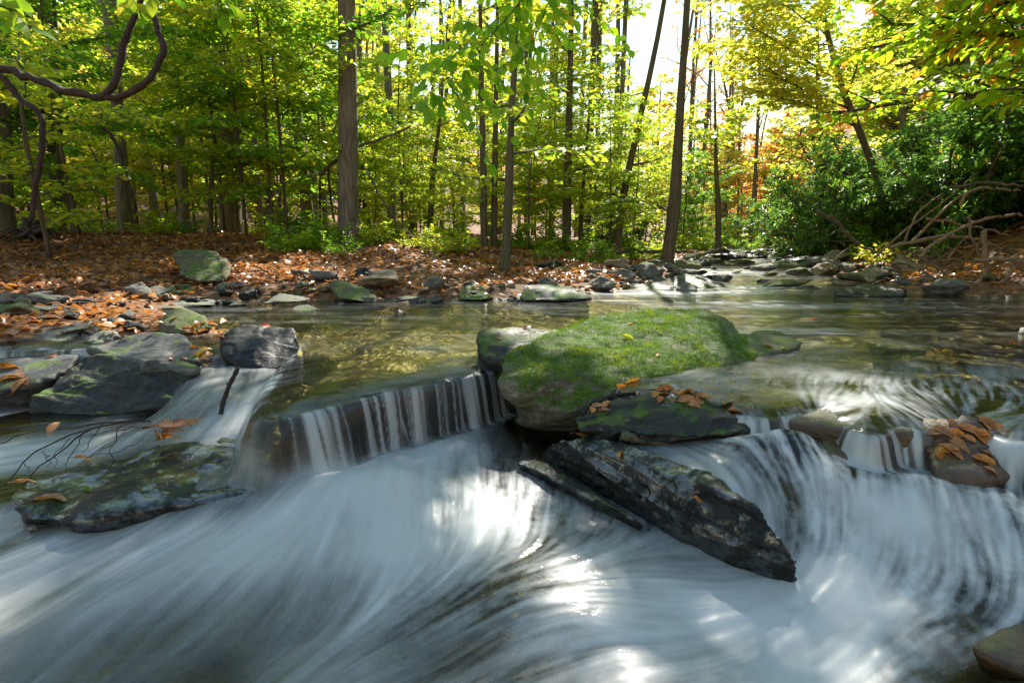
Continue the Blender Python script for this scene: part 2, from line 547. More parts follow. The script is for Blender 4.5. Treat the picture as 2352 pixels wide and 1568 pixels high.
# readings of the lower water: seen at (x, y), level z, whiteness, run of the current (in the photo)
LOW = [(560, 870, -.075, .5, -.3, 1), (640, 890, -.08, .45, -.2, 1), (480, 890, -.08, .5, -1, .6), (500, 860, -.07, .55, 0, 1), (420, 935, -.10, .22, -1, .5), (520, 925, -.10, .30, -1, .6), (600, 940, -.11, .45, -.6, 1),
       (560, 975, -.14, .75, -.6, 1), (470, 1000, -.165, .7, -1, .6), (560, 1025, -.18, .8, -.8, .8), (450, 1060, -.17, .45, -1, .6), (380, 1000, -.17, .4, -1, .4), (360, 1060, -.178, .18, -1, .5), (250, 1100, -.19, .15, -1, .4),
       (300, 1120, -.195, .22, -1, .5), (180, 1150, -.20, .12, -1, .4), (430, 1130, -.195, .35, -1, .5), (610, 1085, -.19, .6, -.8, .7), (590, 1125, -.215, .2, -1, .6), (520, 1090, -.185, .5, -1, .6),
       (230, 1000, -.21, .75, -1, .1), (100, 1040, -.22, .8, -1, .15), (20, 1050, -.22, .7, -1, .2), (40, 975, -.2, .1, -1, .1), (150, 970, -.2, .12, -1, .1), (0, 1120, -.23, .2, -1, .3), (-200, 1000, -.22, .3, -1, .1), (300, 965, -.2, .15, -1, .1),
       (690, 1060, -.225, .6, -.3, 1), (790, 1065, -.225, .8, -.1, 1), (900, 1055, -.22, .85, 0, 1), (1000, 1020, -.22, .75, .2, 1), (1090, 975, -.21, .6, .2, 1), (1140, 1000, -.225, .2, .3, 1),
       (850, 1120, -.19, .97, -.3, 1), (750, 1140, -.205, .95, -1, .8), (650, 1200, -.23, .85, -1, .7), (940, 1150, -.215, .8, .3, 1), (880, 1240, -.235, .8, -.2, 1), (760, 1250, -.235, .8, -.6, 1),
       (550, 1260, -.245, .8, -1, .5), (400, 1240, -.25, .85, -1, .35), (250, 1215, -.25, .6, -1, .25), (100, 1240, -.255, .62, -1, .3), (-50, 1250, -.26, .5, -1, .3), (150, 1350, -.265, .7, -1, .5), (40, 1430, -.275, .5, -1, .6), (350, 1350, -.265, .6, -1, .6),
       (500, 1430, -.275, .42, -1, .8), (280, 1480, -.285, .34, -1, .8), (120, 1540, -.29, .28, -1, .8), (650, 1370, -.26, .5, -.8, 1), (800, 1370, -.255, .5, -.5, 1), (700, 1500, -.28, .36, -1, .7), (850, 1480, -.275, .42, -1, .5), (450, 1550, -.29, .32, -1, .7),
       (1040, 1060, -.225, .6, 0, 1), (1100, 1100, -.23, .7, 0, 1), (1000, 1200, -.24, .62, -.1, 1), (1140, 1200, -.24, .68, -.2, 1), (1260, 1220, -.243, .68, -.3, .9), (1080, 1290, -.25, .58, -.6, 1), (1300, 1150, -.24, .42, -.1, 1),  # whitened at the centre to stand for the bright sky reflected there
       (1420, 1230, -.245, .4, -.5, .6), (1350, 1300, -.25, .55, -1, .3), (1550, 1310, -.25, .5, -1, -.1), (1200, 1345, -.25, .65, -1, .2), (1000, 1390, -.262, .55, -1, .5), (1100, 1440, -.27, .45, -1, .4), (1300, 1390, -.258, .6, -1, .1),
       (1450, 1420, -.262, .6, -1, -.1), (1280, 1510, -.28, .46, -1, .3), (1000, 1530, -.285, .43, -1, .4), (1550, 1470, -.27, .5, -1, .2), (1650, 1530, -.28, .5, -1, .4),
       (1200, 1000, -.23, .06, 0, 1), (1230, 1075, -.235, .12, .0, 1), (1150, 1080, -.235, .3, .1, 1), (1210, 955, -.225, .05, 0, 1),
       (1600, 1035, -.11, .42, 1, .5), (1690, 1012, -.08, .7, 1, .3), (1780, 1000, -.06, .85, 1, .5), (1850, 1010, -.07, .8, .6, 1), (1700, 1070, -.12, .75, 1, .6), (1800, 1100, -.13, .85, 1, .7), (1850, 1200, -.185, .9, .35, 1), (1880, 1290, -.24, .85, -.05, 1),
       (1930, 1060, -.115, .3, .2, 1), (1970, 1090, -.12, .75, .2, 1), (2100, 1090, -.125, .8, .2, 1), (2250, 1110, -.13, .62, .5, 1), (2350, 1120, -.13, .55, .5, 1), (2000, 1180, -.15, .95, .1, 1), (2100, 1200, -.165, .9, .25, 1), (2200, 1180, -.155, .8, .6, 1), (2310, 1180, -.155, .75, .8, 1),
       (2000, 1290, -.225, .9, .05, 1), (2130, 1290, -.225, .72, .25, 1), (2240, 1280, -.225, .38, .4, 1), (2340, 1290, -.22, .75, .5, 1), (2500, 1200, -.17, .5, .5, 1),
       (1830, 1335, -.25, .85, -1, .35), (1950, 1350, -.26, .9, -1, .5), (2100, 1370, -.262, .8, -1, .25), (1750, 1400, -.27, .7, -1, .4), (1900, 1440, -.275, .75, -.8, .7), (1680, 1350, -.255, .65, -1, 0), (2050, 1440, -.275, .6, -.8, .6),
       (2200, 1430, -.275, .42, -.9, .5), (2310, 1470, -.28, .15, -1, .5), (2200, 1540, -.285, .2, -1, .5), (1800, 1520, -.28, .75, -.8, .6), (2000, 1540, -.285, .42, -.8, .6), (2500, 1400, -.27, .3, -1, .3)]
_lw = np.array([W(a, b, c) for a, b, c, *_ in LOW])
_ld = []
for a, b, c, w_, dx, dy in LOW:
    q = W(a + 6 * dx, b + 6 * dy, c) - W(a, b, c)
    _ld.append(q[:2] / (np.linalg.norm(q[:2]) + 1e-9))
_lv = np.column_stack([[l[2] for l in LOW], [l[3] for l in LOW], np.array(_ld)])


WALL = (P(1200, 965, 1.95)[:2], P(1812, 1270, 1.19)[:2])


def low_water(x, y):            # level, whiteness, current
    sh = x.shape
    x, y = x.ravel(), y.ravel()
    num = np.zeros((len(x), 4))
    den = np.zeros(len(x))
    (ax, ay), (bx, by) = WALL
    for (px, py, _), val in zip(_lw, _lv):
        sg = 0.045 + 0.025 * py
        r2 = (x - px) ** 2 + (y - py) ** 2
        w = np.exp(-r2 / (2 * sg * sg)) + 1e-5 / (r2 + .01) ** 1.5
        # the slanting slab parts the water: a reading does not count across it
        s1 = (bx - ax) * (y - ay) - (by - ay) * (x - ax)
        s2 = (bx - ax) * (py - ay) - (by - ay) * (px - ax)
        s3 = (px - x) * (ay - y) - (py - y) * (ax - x)
        s4 = (px - x) * (by - y) - (py - y) * (bx - x)
        w = np.where((s1 * s2 < 0) & (s3 * s4 < 0), w * 1e-4, w)
        num += w[:, None] * val
        den += w
    num /= den[:, None]
    return [num[:, k].reshape(sh) for k in range(4)]


STREAM_C = np.array([(-6, .8), (0, .8), (4.5, 1.2), (6, 2.5), (9, 4.0), (14, 6.0), (17, 7.2), (20, 8.7), (40, 20), (200, 90)])


def land(x, y):
    sh = x.shape
    x, y = x.ravel().astype(float), y.ravel().astype(float)
    d = shore_d(x, y)
    xc = np.interp(y, STREAM_C[:, 0], STREAM_C[:, 1])
    side = sm((x - xc + 1.0 + .1 * np.maximum(y - 6, 0)) / (2.0 + .3 * np.maximum(y - 6, 0)))
    dp = np.maximum(d, 0)
    zl = .07 * sm(dp / .35) + .41 * sm(dp / 6.0) + .008 * np.maximum(dp - 6, 0)
    hill = np.maximum(0, (y - 24) * .55 + (-x - 12) * .55)
    zl = zl + .30 * hill * sm((-(x - xc) - 14) / 14)
    zr = .08 * sm(dp / .3) + .14 * sm(dp / 1.3) + .36 * np.maximum(dp - 1.0, 0)
    zr = np.where(zr > 22, 22 + (zr - 22) * .15, zr)
    pts = np.column_stack([x, y, np.zeros_like(x)])
    rough = fbm(pts * .7, 4, 3) * .05 + fbm(pts * 4.0, 3, 9) * .018
    zland = zl * (1 - side) + zr * side + rough * sm(dp / .5) * (1 + .04 * dp)
    zbed = -.02 - .10 * sm(-d / .5) + fbm(pts * 5, 3, 5) * .02
    s = lip_s(x, y) - .11
    near = y < 3.2
    zlow = np.full_like(x, -.42)
    k = near & (y > .3) & (np.abs(x) < 3.2)
    if k.any():
        zlow[k] = low_water(x[k], y[k])[0] - .10
    lowmix = sm((-s + .01) / .06) * near
    zbed = zbed * (1 - lowmix) + (zlow + fbm(pts * 9, 3, 7) * .03) * lowmix
    z = np.where(d > 0, zland, zbed)
    blend = sm((d + .06) / .12)
    z = zbed * (1 - blend) + zland * blend
    return z.reshape(sh)


def land1(x, y):
    return float(land(np.array([x]), np.array([y]))[0])


def spaced(lo, hi, c, d0, g):
    a = [c]
    while a[-1] < hi:
        a.append(a[-1] + max(d0, g * abs(a[-1] - c)))
    b = [c]
    while b[-1] > lo:
        b.append(b[-1] - max(d0, g * abs(b[-1] - c)))
    return np.array(b[::-1] + a[1:])


def grid_faces(nx, ny):
    i = np.arange(ny - 1)[:, None] * nx + np.arange(nx - 1)[None]
    return np.stack([i, i + 1, i + nx + 1, i + nx], -1).reshape(-1, 4)


gx = spaced(-260, 320, 0, .045, .03)
gy = spaced(-40, 420, 2.2, .045, .03)
GX, GY = np.meshgrid(gx, gy)
GZ = land(GX, GY)
sd_ = shore_d(GX.ravel(), GY.ravel())
m, nt, out = new_mat("forest_floor")
wet = N(nt, "Attribute", {"attribute_name": "wet"}).outputs['Fac']
wc = world_coords(nt)
vo = N(nt, "TexVoronoi", Vector=mixc(nt, .12, wc, N(nt, "TexNoise", Vector=wc, Scale=9.0).outputs[1]), Scale=24.0)
leafc = ramp(nt, N(nt, "SeparateColor", Color=vo.outputs['Color']).outputs[0], [(0, (.05, .025, .012)), (.3, (.16, .065, .025)), (.6, (.26, .12, .05)), (.85, (.33, .13, .03)), (1, (.18, .12, .06))])
n1 = noise(nt, wc, 1.3, 5)
soil = mixc(nt, ramp(nt, n1, [(.42, 0), (.62, .55)]), leafc, (.05, .035, .02))
bedn = noise(nt, wc, 14, 6, .7)
bedc = ramp(nt, bedn, [(.3, (.018, .014, .008)), (.5, (.085, .062, .026)), (.7, (.19, .15, .07))])
c = mixc(nt, wet, soil, bedc)
pr = N(nt, "BsdfPrincipled", Base_Color=c, Roughness=math_(nt, 'SUBTRACT', .9, math_(nt, 'MULTIPLY', wet, .5)))
hh = math_(nt, 'ADD', vo.outputs['Distance'], bedn)
bp = N(nt, "Bump", Strength=.6, Distance=.03, Height=hh)
nt.links.new(bp.outputs[0], pr.inputs['Normal'])
nt.links.new(pr.outputs[0], out.inputs[0])
tag(obj("ground", mk_mesh("ground", np.column_stack([GX.ravel(), GY.ravel(), GZ.ravel()]), grid_faces(len(gx), len(gy)), True, {"wet": 1 - sm((sd_ + .05) / .2)}), m),
    "leaf strewn forest floor and stony bed of the stream", kind="structure")

# ------------------------------------------------------------------ water
m, nt, out = new_mat("stream_water")
foam = N(nt, "Attribute", {"attribute_name": "foam"}).outputs['Fac']
turb = N(nt, "Attribute", {"attribute_name": "turb"}).outputs['Fac']
wv = world_coords(nt, (1.0, 2.2, 1.0), (0, 0, .35))
r1 = noise(nt, wv, 5.5, 4, .55, .6)
r2 = noise(nt, wv, 24, 3, .6, .3)
hgt = math_(nt, 'ADD', r1, math_(nt, 'MULTIPLY', r2, .28))
bp = N(nt, "Bump", Strength=.22, Distance=.02, Height=hgt)
fr = N(nt, "Fresnel", IOR=1.33, Normal=bp.outputs[0])
gl = N(nt, "BsdfGlossy", Color=(.95, .97, 1, 1), Roughness=.11, Normal=bp.outputs[0])
tp = N(nt, "BsdfTransparent", Color=(.80, .76, .48, 1))
clear = N(nt, "MixShader", _0=fr.outputs[0], _1=tp.outputs[0], _2=gl.outputs[0])
fd = N(nt, "BsdfDiffuse", Color=(.68, .71, .70, 1))
ft = N(nt, "BsdfTranslucent", Color=(.64, .68, .67, 1))
f1 = N(nt, "MixShader", _0=.35, _1=fd.outputs[0], _2=ft.outputs[0])
fg = N(nt, "BsdfGlossy", Color=(1, 1, 1, 1), Roughness=.35)
f2 = N(nt, "MixShader", _0=.06, _1=f1.outputs[0], _2=fg.outputs[0])
mx = N(nt, "MixShader", _0=foam, _1=clear.outputs[0], _2=f2.outputs[0])
nt.links.new(mx.outputs[0], out.inputs[0])
M_WATER = m


def box(a, k):
    for ax in (0, 1):
        pad = [(0, 0), (0, 0)]
        pad[ax] = (k + 1, k)
        c = np.cumsum(np.pad(a, pad, mode='edge'), axis=ax)
        a = (c[2 * k + 1:] - c[:-2 * k - 1]) / (2 * k + 1) if ax == 0 else (c[:, 2 * k + 1:] - c[:, :-2 * k - 1]) / (2 * k + 1)
    return a


def lic(nz, fx, fy, K):
    ny, nx = nz.shape
    acc = nz.copy()
    J, I = np.meshgrid(np.arange(nx, dtype=float), np.arange(ny, dtype=float))
    for sgn in (1, -1):
        pj, pi = J.copy(), I.copy()
        for k in range(K):
            ii = np.clip(pi + .5, 0, ny - 1).astype(np.int32)
            jj = np.clip(pj + .5, 0, nx - 1).astype(np.int32)
            pj += sgn * fx[ii, jj]
            pi += sgn * fy[ii, jj]
            acc += nz[np.clip(pi + .5, 0, ny - 1).astype(np.int32), np.clip(pj + .5, 0, nx - 1).astype(np.int32)]
    acc -= acc.mean()
    return acc / (acc.std() + 1e-9)


Y1 = 2.9
ST = .005
wx = np.arange(-2.5, 2.7, ST)
wy = np.arange(.40, Y1 + ST / 2, ST)
X, Y = np.meshgrid(wx, wy)
S = lip_s(X, Y)
S = S + .007 * vnoise(np.column_stack([X.ravel() * 14, Y.ravel() * 14, 0 * X.ravel()]), 8).reshape(X.shape) + .0015 * vnoise(np.column_stack([X.ravel() * 45, Y.ravel() * 20, 0 * X.ravel()]), 9).reshape(X.shape)
Lz, Lf, Lu, Lv = low_water(X, Y)
gyy, gxx = np.gradient(box(S, 10), ST)
up_u, up_v = -gxx * .8 - .25, -gyy * .8 - .35
near_lip = sm(1 - S / .35)
up_u = up_u * near_lip + (1 - near_lip) * -.55
up_v = up_v * near_lip + (1 - near_lip) * -.8
b_ = sm((-S + .02) / .10)
fu = up_u * (1 - b_) + Lu * b_
fv = up_v * (1 - b_) + Lv * b_
fall = np.exp(-((-S - .03) / .045) ** 2)
fu = fu * (1 - .8 * fall) + .8 * fall * -gxx
fv = fv * (1 - .8 * fall) + .8 * fall * -gyy
nrm = np.hypot(fu, fv) + 1e-9
fu, fv = fu / nrm, fv / nrm
rng = np.random.default_rng(4)
fine = lic(rng.standard_normal(X.shape), fu, fv, 30)
mid = lic(box(rng.standard_normal(X.shape), 2), fu, fv, 26)
big = lic(box(rng.standard_normal(X.shape), 8), fu, fv, 30)
huge = lic(box(box(rng.standard_normal(X.shape), 14), 14), fu, fv, 34)
streak = .30 * fine + .50 * mid + .70 * big
short = lic(box(rng.standard_normal(X.shape), 1), fu, fv, 9)
streak += .30 * short
_gy, _gx = np.gradient(S, ST)
Xl, Yl = X - S * _gx, Y - S * _gy
_q = np.column_stack([(Xl * 30 + Yl * 22).ravel(), (S * 6).ravel(), 0 * X.ravel()])
thread = (vnoise(_q, 61) + .8 * vnoise(_q * [2.3, 1, 1], 62) + .5 * vnoise(_q * [5.5, 1.5, 1], 63)).reshape(X.shape)
thread = thread - thread.mean() + .75 * vnoise(_q * [.27, 1, 1], 64).reshape(X.shape)
streak /= streak.std()
thread /= thread.std()
# the pool water slips over the edge, rounded at the tongue, and drops to the lower water
tongue = np.exp(-((X + .84) / .24) ** 2)
wfall = .055 + .026 * vnoise(np.column_stack([X.ravel() * 9, Y.ravel() * 3, 0 * X.ravel()]), 19).reshape(X.shape) + .08 * tongue + .05 * sm((X - 1.0) / .4)
Zu = -.030 * np.exp(-np.maximum(S, 0) / (.07 + .07 * tongue)) + .0025 * vnoise(np.column_stack([X.ravel() * 6, Y.ravel() * 9, 0 * X.ravel()]), 3).reshape(X.shape)
t_ = np.clip(-S / wfall, 0, 1)
prof = t_ ** 1.6 * (1 - t_) + t_ * t_
Z = Zu + (Lz - Zu) * sm(prof)
lower = sm((-S - .02) / .08)
Z = Z + lower * (.0014 * big + .0005 * mid) * (.4 + Lf)
# churned mounds where the falls land
for a, b, zz, rad, hgt_ in ((850, 1100, -.2, .12, .016), (950, 1070, -.2, .10, .012), (760, 1130, -.21, .10, .010), (1790, 1005, -.07, .07, .05), (1720, 1040, -.1, .06, .02), (2020, 1130, -.13, .10, .015), (2180, 1170, -.15, .09, .02), (1900, 1130, -.14, .07, .015), (1250, 1350, -.255, .14, .02), (1950, 1370, -.26, .1, .015)):
    q = W(a, b, zz)
    Z += hgt_ * np.exp(-((X - q[0]) ** 2 + (Y - q[1]) ** 2) / (2 * rad * rad)) * lower
# whiteness
D = np.clip((Lf - .5) * 1.5 + .45 + .17 * huge, 0, .96) * lower
_rp = sm((X - .45) / .3) * sm((2.1 - Y) / .2)
D = D * (1 - _rp * (.16 + .22 * vnoise(np.column_stack([X.ravel() * 5.5, Y.ravel() * 5.5, 0 * X.ravel()]), 91).reshape(X.shape)))
infall = np.clip(1 - np.abs(-S - .035) / .06, 0, 1)
D = np.maximum(D, .40 * sm(infall * 1.4) * sm((-S + .01) / .03))
lipline = np.exp(-((S - .012) / .012) ** 2) * np.clip(.12 + .3 * vnoise(np.column_stack([X.ravel() * 13, Y.ravel() * 13, 0 * X.ravel()]), 23).reshape(X.shape), 0, 1) * (1 - .7 * tongue)
D = np.maximum(D, lipline)
rightup = sm((X - .75) / .5) * sm((2.5 - Y) / .5) * (S > 0)
D = np.maximum(D, rightup * .22)
for a, b, rad, am in ((1980, 915, .10, .8), (1900, 860, .18, .35), (1800, 800, .2, .3), (1000, 800, .10, .25), (1060, 830, .08, .3), (1650, 870, .12, .3)):
    q = W(a, b, 0)
    D = np.maximum(D, am * np.exp(-((X - q[0]) ** 2 + (Y - q[1]) ** 2) / (2 * rad * rad)) * (S > -.03))
D = np.maximum(D, .03 * (S > 0))
amp = np.where(S > .0, .14, .13) + .28 * infall
streak = streak * (1 - infall) + thread * infall
rapid = sm((X - .45) / .3) * sm((2.1 - Y) / .2)
centre = np.exp(-((X - .0) / .28) ** 2 - ((Y - 1.35) / .35) ** 2) * lower  # mottled white foam in place of the sky's reflection
amp = amp + .12 * np.maximum(rapid, centre)
streak = streak + 1.0 * np.maximum(rapid, centre) * short
Z = Z + rapid * lower * (.006 * vnoise(np.column_stack([X.ravel() * 10, Y.ravel() * 10, 0 * X.ravel()]), 41) + .003 * vnoise(np.column_stack([X.ravel() * 24, Y.ravel() * 24, 0 * X.ravel()]), 42)).reshape(X.shape)
calm = .75 + .35 * np.clip(vnoise(np.column_stack([X.ravel() * 4, Y.ravel() * 4, 0 * X.ravel()]), 51).reshape(X.shape), -1, 1)
amp = amp * calm
F = np.clip(D + streak * amp * (4 * D * (1 - D) * .9 + .02), 0, 1)
Ff = (.08 + .80 * sm((thread + .7) / 1.8)) * sm((-S + .012) / .03)
F = F * (1 - infall) + np.maximum(Ff, .75 * sm((-S - .055) / .05)) * infall
F = np.where(S > .05, F * .9, F)
tag(obj("cascade_water", mk_mesh("cascade_water", np.column_stack([X.ravel(), Y.ravel(), Z.ravel()]), grid_faces(len(wx), len(wy)), True, {"foam": F.ravel(), "turb": D.ravel()}), M_WATER),
    "silky white water falling over the ledge and rushing below it", kind="structure")
WZ = Z

ux = spaced(-6, 14, 1.5, .03, .012)
uy = Y1 + np.concatenate([[0], np.cumsum(np.maximum(.02, .012 * np.arange(0, 400) * .035))])
uy = uy[uy < 21]
X2, Y2 = np.meshgrid(ux, uy)
xc2 = np.interp(Y2, STREAM_C[:, 0], STREAM_C[:, 1])
p3 = np.column_stack([X2.ravel() * 1.3, Y2.ravel() * 4.5, 0 * X2.ravel()])
st2 = fbm(np.column_stack([X2.ravel() * 1.6 - Y2.ravel() * .5, Y2.ravel() * 10, 0 * X2.ravel()]), 4, 21).reshape(X2.shape)
D2 = .02 + .0 * X2
for a, b, rx, ry, am in ((1560, 672, .9, .25, .55), (1700, 660, .8, .5, .35), (1750, 700, .7, .3, .3), (1800, 770, .5, .25, .3), (1640, 625, .6, .6, .5), (1700, 600, .9, 1.5, .6), (1690, 590, 1.0, 3, .6), (2000, 700, .8, .2, .12), (1380, 690, .5, .06, .3)):  # foam streaks, and sky glare on the ripples painted white as foam
    q = W(a, b, 0)
    D2 = np.maximum(D2, am * np.exp(-((X2 - q[0]) / rx) ** 2 - ((Y2 - q[1]) / ry) ** 2))
F2 = np.clip(D2 + st2 * .5 * np.sqrt(D2), 0, 1)
Z2 = .0025 * vnoise(np.column_stack([X2.ravel() * 6, Y2.ravel() * 9, 0 * X2.ravel()]), 3).reshape(X2.shape) + .012 * np.maximum(Y2 - 7, 0) + .02 * D2 * st2
tag(obj("pool_water", mk_mesh("pool_water", np.column_stack([X2.ravel(), Y2.ravel(), Z2.ravel()]), grid_faces(len(ux), len(uy)), True, {"foam": F2.ravel(), "turb": D2.ravel()}), M_WATER),
    "calm amber pool of the stream above the falls", kind="structure")

# ------------------------------------------------------------------ rocks
DG = None
BLOCKERS = []                   # meshes that fallen leaves can lie on


def hull_mesh(pts):
    bm = bmesh.new()
    for p in pts:
        bm.verts.new(p)
    r = bmesh.ops.convex_hull(bm, input=bm.verts)
    bad = [e for e in r["geom_interior"] + r["geom_unused"] if isinstance(e, bmesh.types.BMVert) and e.is_valid]
    bmesh.ops.delete(bm, geom=list(set(bad)), context='VERTS')
    me = bpy.data.meshes.new("hull")
    bm.to_mesh(me)
    bm.free()
    return me


def rock_mesh(pts, voxel, smooth_it=4, amp=.02, freq=5, strata=.012, sfreq=22, sdir=(.15, .1, 1), seed=0, steps=0.0):
    me = hull_mesh(pts)
    o = bpy.data.objects.new("tmp", me)
    COL.objects.link(o)
    md = o.modifiers.new("r", 'REMESH')
    md.mode = 'VOXEL'
    md.voxel_size = voxel
    ms = o.modifiers.new("s", 'SMOOTH')
    ms.iterations = smooth_it
    ms.factor = .5
    dg = bpy.context.evaluated_depsgraph_get()
    r = bpy.data.meshes.new_from_object(o.evaluated_get(dg))
    bpy.data.objects.remove(o)
    bpy.data.meshes.remove(me)
    n = len(r.vertices)
    co = np.empty(n * 3, np.float32)
    nr = np.empty(n * 3, np.float32)
    r.vertices.foreach_get("co", co)
    r.vertices.foreach_get("normal", nr)
    co, nr = co.reshape(-1, 3).astype(float), nr.reshape(-1, 3).astype(float)
    sd = np.array(sdir) / np.linalg.norm(sdir)
    h = co @ sd
    wob = vnoise(co * freq * .6, seed + 5) * .35
    lay = vnoise(np.column_stack([h * sfreq + wob * 3, co[:, 0] * 1.5, co[:, 1] * 1.5]), seed + 11)
    lay2 = vnoise(np.column_stack([h * sfreq * 2.7 + wob * 5, co[:, 0] * 3, co[:, 1] * 3]), seed + 13)
    side = np.sqrt(np.clip(1 - (nr @ sd) ** 2, 0, 1))
    disp = amp * fbm(co * freq, 5, seed, .5) + strata * side * (np.sign(lay) * np.abs(lay) ** .5 + .4 * lay2)
    # a few blocky breaks
    blk = vnoise(co * freq * .9, seed + 31)
    disp += amp * .8 * (np.round(blk * 2.2) / 2.2 - blk)
    co = co + nr * disp[:, None]
    r.vertices.foreach_set("co", co.astype(np.float32).ravel())
    r.polygons.foreach_set("use_smooth", np.ones(len(r.polygons), bool))
    r.update()
    return r


def tris_of(me, off):
    me.calc_loop_triangles()
    t = np.empty(len(me.loop_triangles) * 3, np.int32)
    me.loop_triangles.foreach_get("vertices", t)
    co = np.empty(len(me.vertices) * 3, np.float32)
    me.vertices.foreach_get("co", co)
    return co.reshape(-1, 3) + np.array(off), t.reshape(-1, 3)


def recentre(me, pts):
    base = np.array([np.mean([p[0] for p in pts]), np.mean([p[1] for p in pts]), min(p[2] for p in pts)])
    me.transform(Matrix.Translation(-Vector(base)))
    return base


def key_rock(label, seen, extra, mat, seed, voxel=.012, name="boulder", cat="rock", near=1.0, **kw):
    pts = [P(*s) for s in seen] + [np.array(e, float) for e in extra]
    eye = np.array([0, 0, CAM_H])
    pts = [eye + (p - eye) * near for p in pts]
    me = rock_mesh(pts, voxel, seed=seed, **kw)
    base = recentre(me, pts)
    o = obj(name, me, mat, loc=base)
    tag(o, label, cat)
    BLOCKERS.append(tris_of(me, base))
    return o


def under(seen, dy, z):
    return [tuple(P(*s)[:2] + np.array([0, dy])) + (z,) for s in seen]


# 1 the big moss covered boulder in the middle
seen = [(1158, 825, 2.08), (1180, 808, 2.2), (1290, 758, 2.5), (1350, 733, 2.66), (1440, 718, 2.74), (1520, 710, 2.76), (1615, 710, 2.72), (1668, 726, 2.62), (1700, 765, 2.52), (1742, 806, 2.42), (1735, 822, 2.34), (1640, 850, 2.16),
        (1500, 872, 2.02), (1420, 888, 1.98), (1152, 848, 2.02), (1190, 900, 1.97), (1245, 942, 1.94), (1330, 940, 1.96)]
big_rock = key_rock("large sloping boulder thickly covered in bright green moss between the two falls", seen, under([(1200, 905, 2.2), (1330, 940, 2.15), (1500, 870, 2.3), (1700, 830, 2.6), (1500, 740, 2.9), (1200, 850, 2.5)], 0, -.3), R_MOSS, 3, voxel=.010, smooth_it=2, amp=.013, strata=.014, sfreq=22, sdir=(-.25, .1, 1))
# 2 dark rock left of it
key_rock("low dark rock with a flat pale top at the right end of the waterfall lip", [(1093, 775, 2.38), (1108, 756, 2.5), (1180, 752, 2.6), (1290, 755, 2.62), (1290, 790, 2.35), (1180, 800, 2.25), (1097, 800, 2.3), (1110, 835, 2.22), (1170, 842, 2.15)], under([(1100, 800, 2.45), (1180, 800, 2.3), (1290, 780, 2.65)], 0, -.25), R_WETMOSS, 9, amp=.012, strata=.012)
# 3 low tail on the right
key_rock("low flat lichen speckled rock trailing right of the mossy boulder", [(1690, 770, 2.6), (1735, 757, 2.75), (1790, 760, 2.75), (1850, 786, 2.55), (1800, 808, 2.42), (1730, 820, 2.38)], under([(1700, 770, 2.6), (1800, 800, 2.5), (1780, 760, 2.8)], 0, -.12), R_OLIVE, 12, amp=.012, strata=.008)
# 4 leaf topped rock
key_rock("dark wet mossy rock topped with orange leaves below the mossy boulder", [(1306, 955, 1.72), (1330, 915, 1.78), (1400, 888, 1.88), (1500, 888, 1.90), (1600, 905, 1.82), (1690, 928, 1.74), (1758, 972, 1.64), (1715, 992, 1.6), (1600, 1005, 1.57), (1500, 1008, 1.57), (1400, 992, 1.62), (1330, 985, 1.66)],
         under([(1330, 960, 1.85), (1500, 960, 1.75), (1720, 960, 1.75), (1500, 900, 1.95)], 0, -.22), R_WETMOSS, 15, voxel=.008, smooth_it=2, amp=.026, strata=.010, sfreq=34)
# 5 the wet diagonal slab
key_rock("long wet black slab slanting down to the right with blue sheen and fine layers", [(1240, 1035, 1.80), (1282, 1003, 1.71), (1370, 1000, 1.67), (1480, 1035, 1.515), (1620, 1082, 1.374), (1725, 1158, 1.21), (1800, 1235, 1.134), (1836, 1295, 1.122), (1805, 1330, 1.15), (1680, 1292, 1.217), (1560, 1240, 1.308), (1400, 1142, 1.536), (1300, 1082, 1.725)],
         under([(1282, 1003, 1.86), (1480, 1030, 1.70), (1620, 1082, 1.54), (1725, 1158, 1.35), (1830, 1290, 1.22), (1560, 1240, 1.35), (1800, 1325, 1.17)], 0, -.36), R_WET, 21, voxel=.0065, smooth_it=3, amp=.014, strata=.006, sfreq=60, freq=7, sdir=(.1, -.05, 1))
key_rock("thin dark flake of rock along the lower left edge of the slanting wet slab", [(1185, 1060, 1.72), (1225, 1050, 1.76), (1290, 1078, 1.68), (1400, 1148, 1.46), (1500, 1215, 1.30), (1380, 1150, 1.44), (1260, 1095, 1.62)], under([(1200, 1062, 1.8), (1300, 1085, 1.7), (1490, 1210, 1.36)], 0, -.3), R_WET, 25, voxel=.009, amp=.006, strata=.008, sfreq=40, sdir=(.5, .3, .8))
# 6 big left slab
key_rock("big grey slate slab with a dry flat top and a wet lower step", [(330, 765, 2.78), (420, 772, 2.72), (455, 805, 2.5), (240, 795, 2.66), (205, 800, 2.6), (340, 830, 2.34), (452, 850, 2.32)], under([(250, 800, 2.72), (430, 800, 2.75), (440, 850, 2.42), (300, 870, 2.36)], 0, -.25), R_SLAB, 31, voxel=.009, smooth_it=2, amp=.014, strata=.012, sfreq=34)
key_rock("dark wet mossy ledge forming the front foot of the big left slate slab", [(190, 815, 2.52), (80, 905, 2.28), (74, 950, 2.22), (150, 953, 2.18), (310, 948, 2.17), (400, 928, 2.19), (442, 880, 2.30), (458, 835, 2.38), (330, 836, 2.36), (240, 815, 2.5)], under([(200, 830, 2.6), (90, 940, 2.35), (400, 930, 2.28), (450, 860, 2.5)], 0, -.34), R_WETMOSS, 33, voxel=.009, smooth_it=2, amp=.022, strata=.016, sfreq=30)
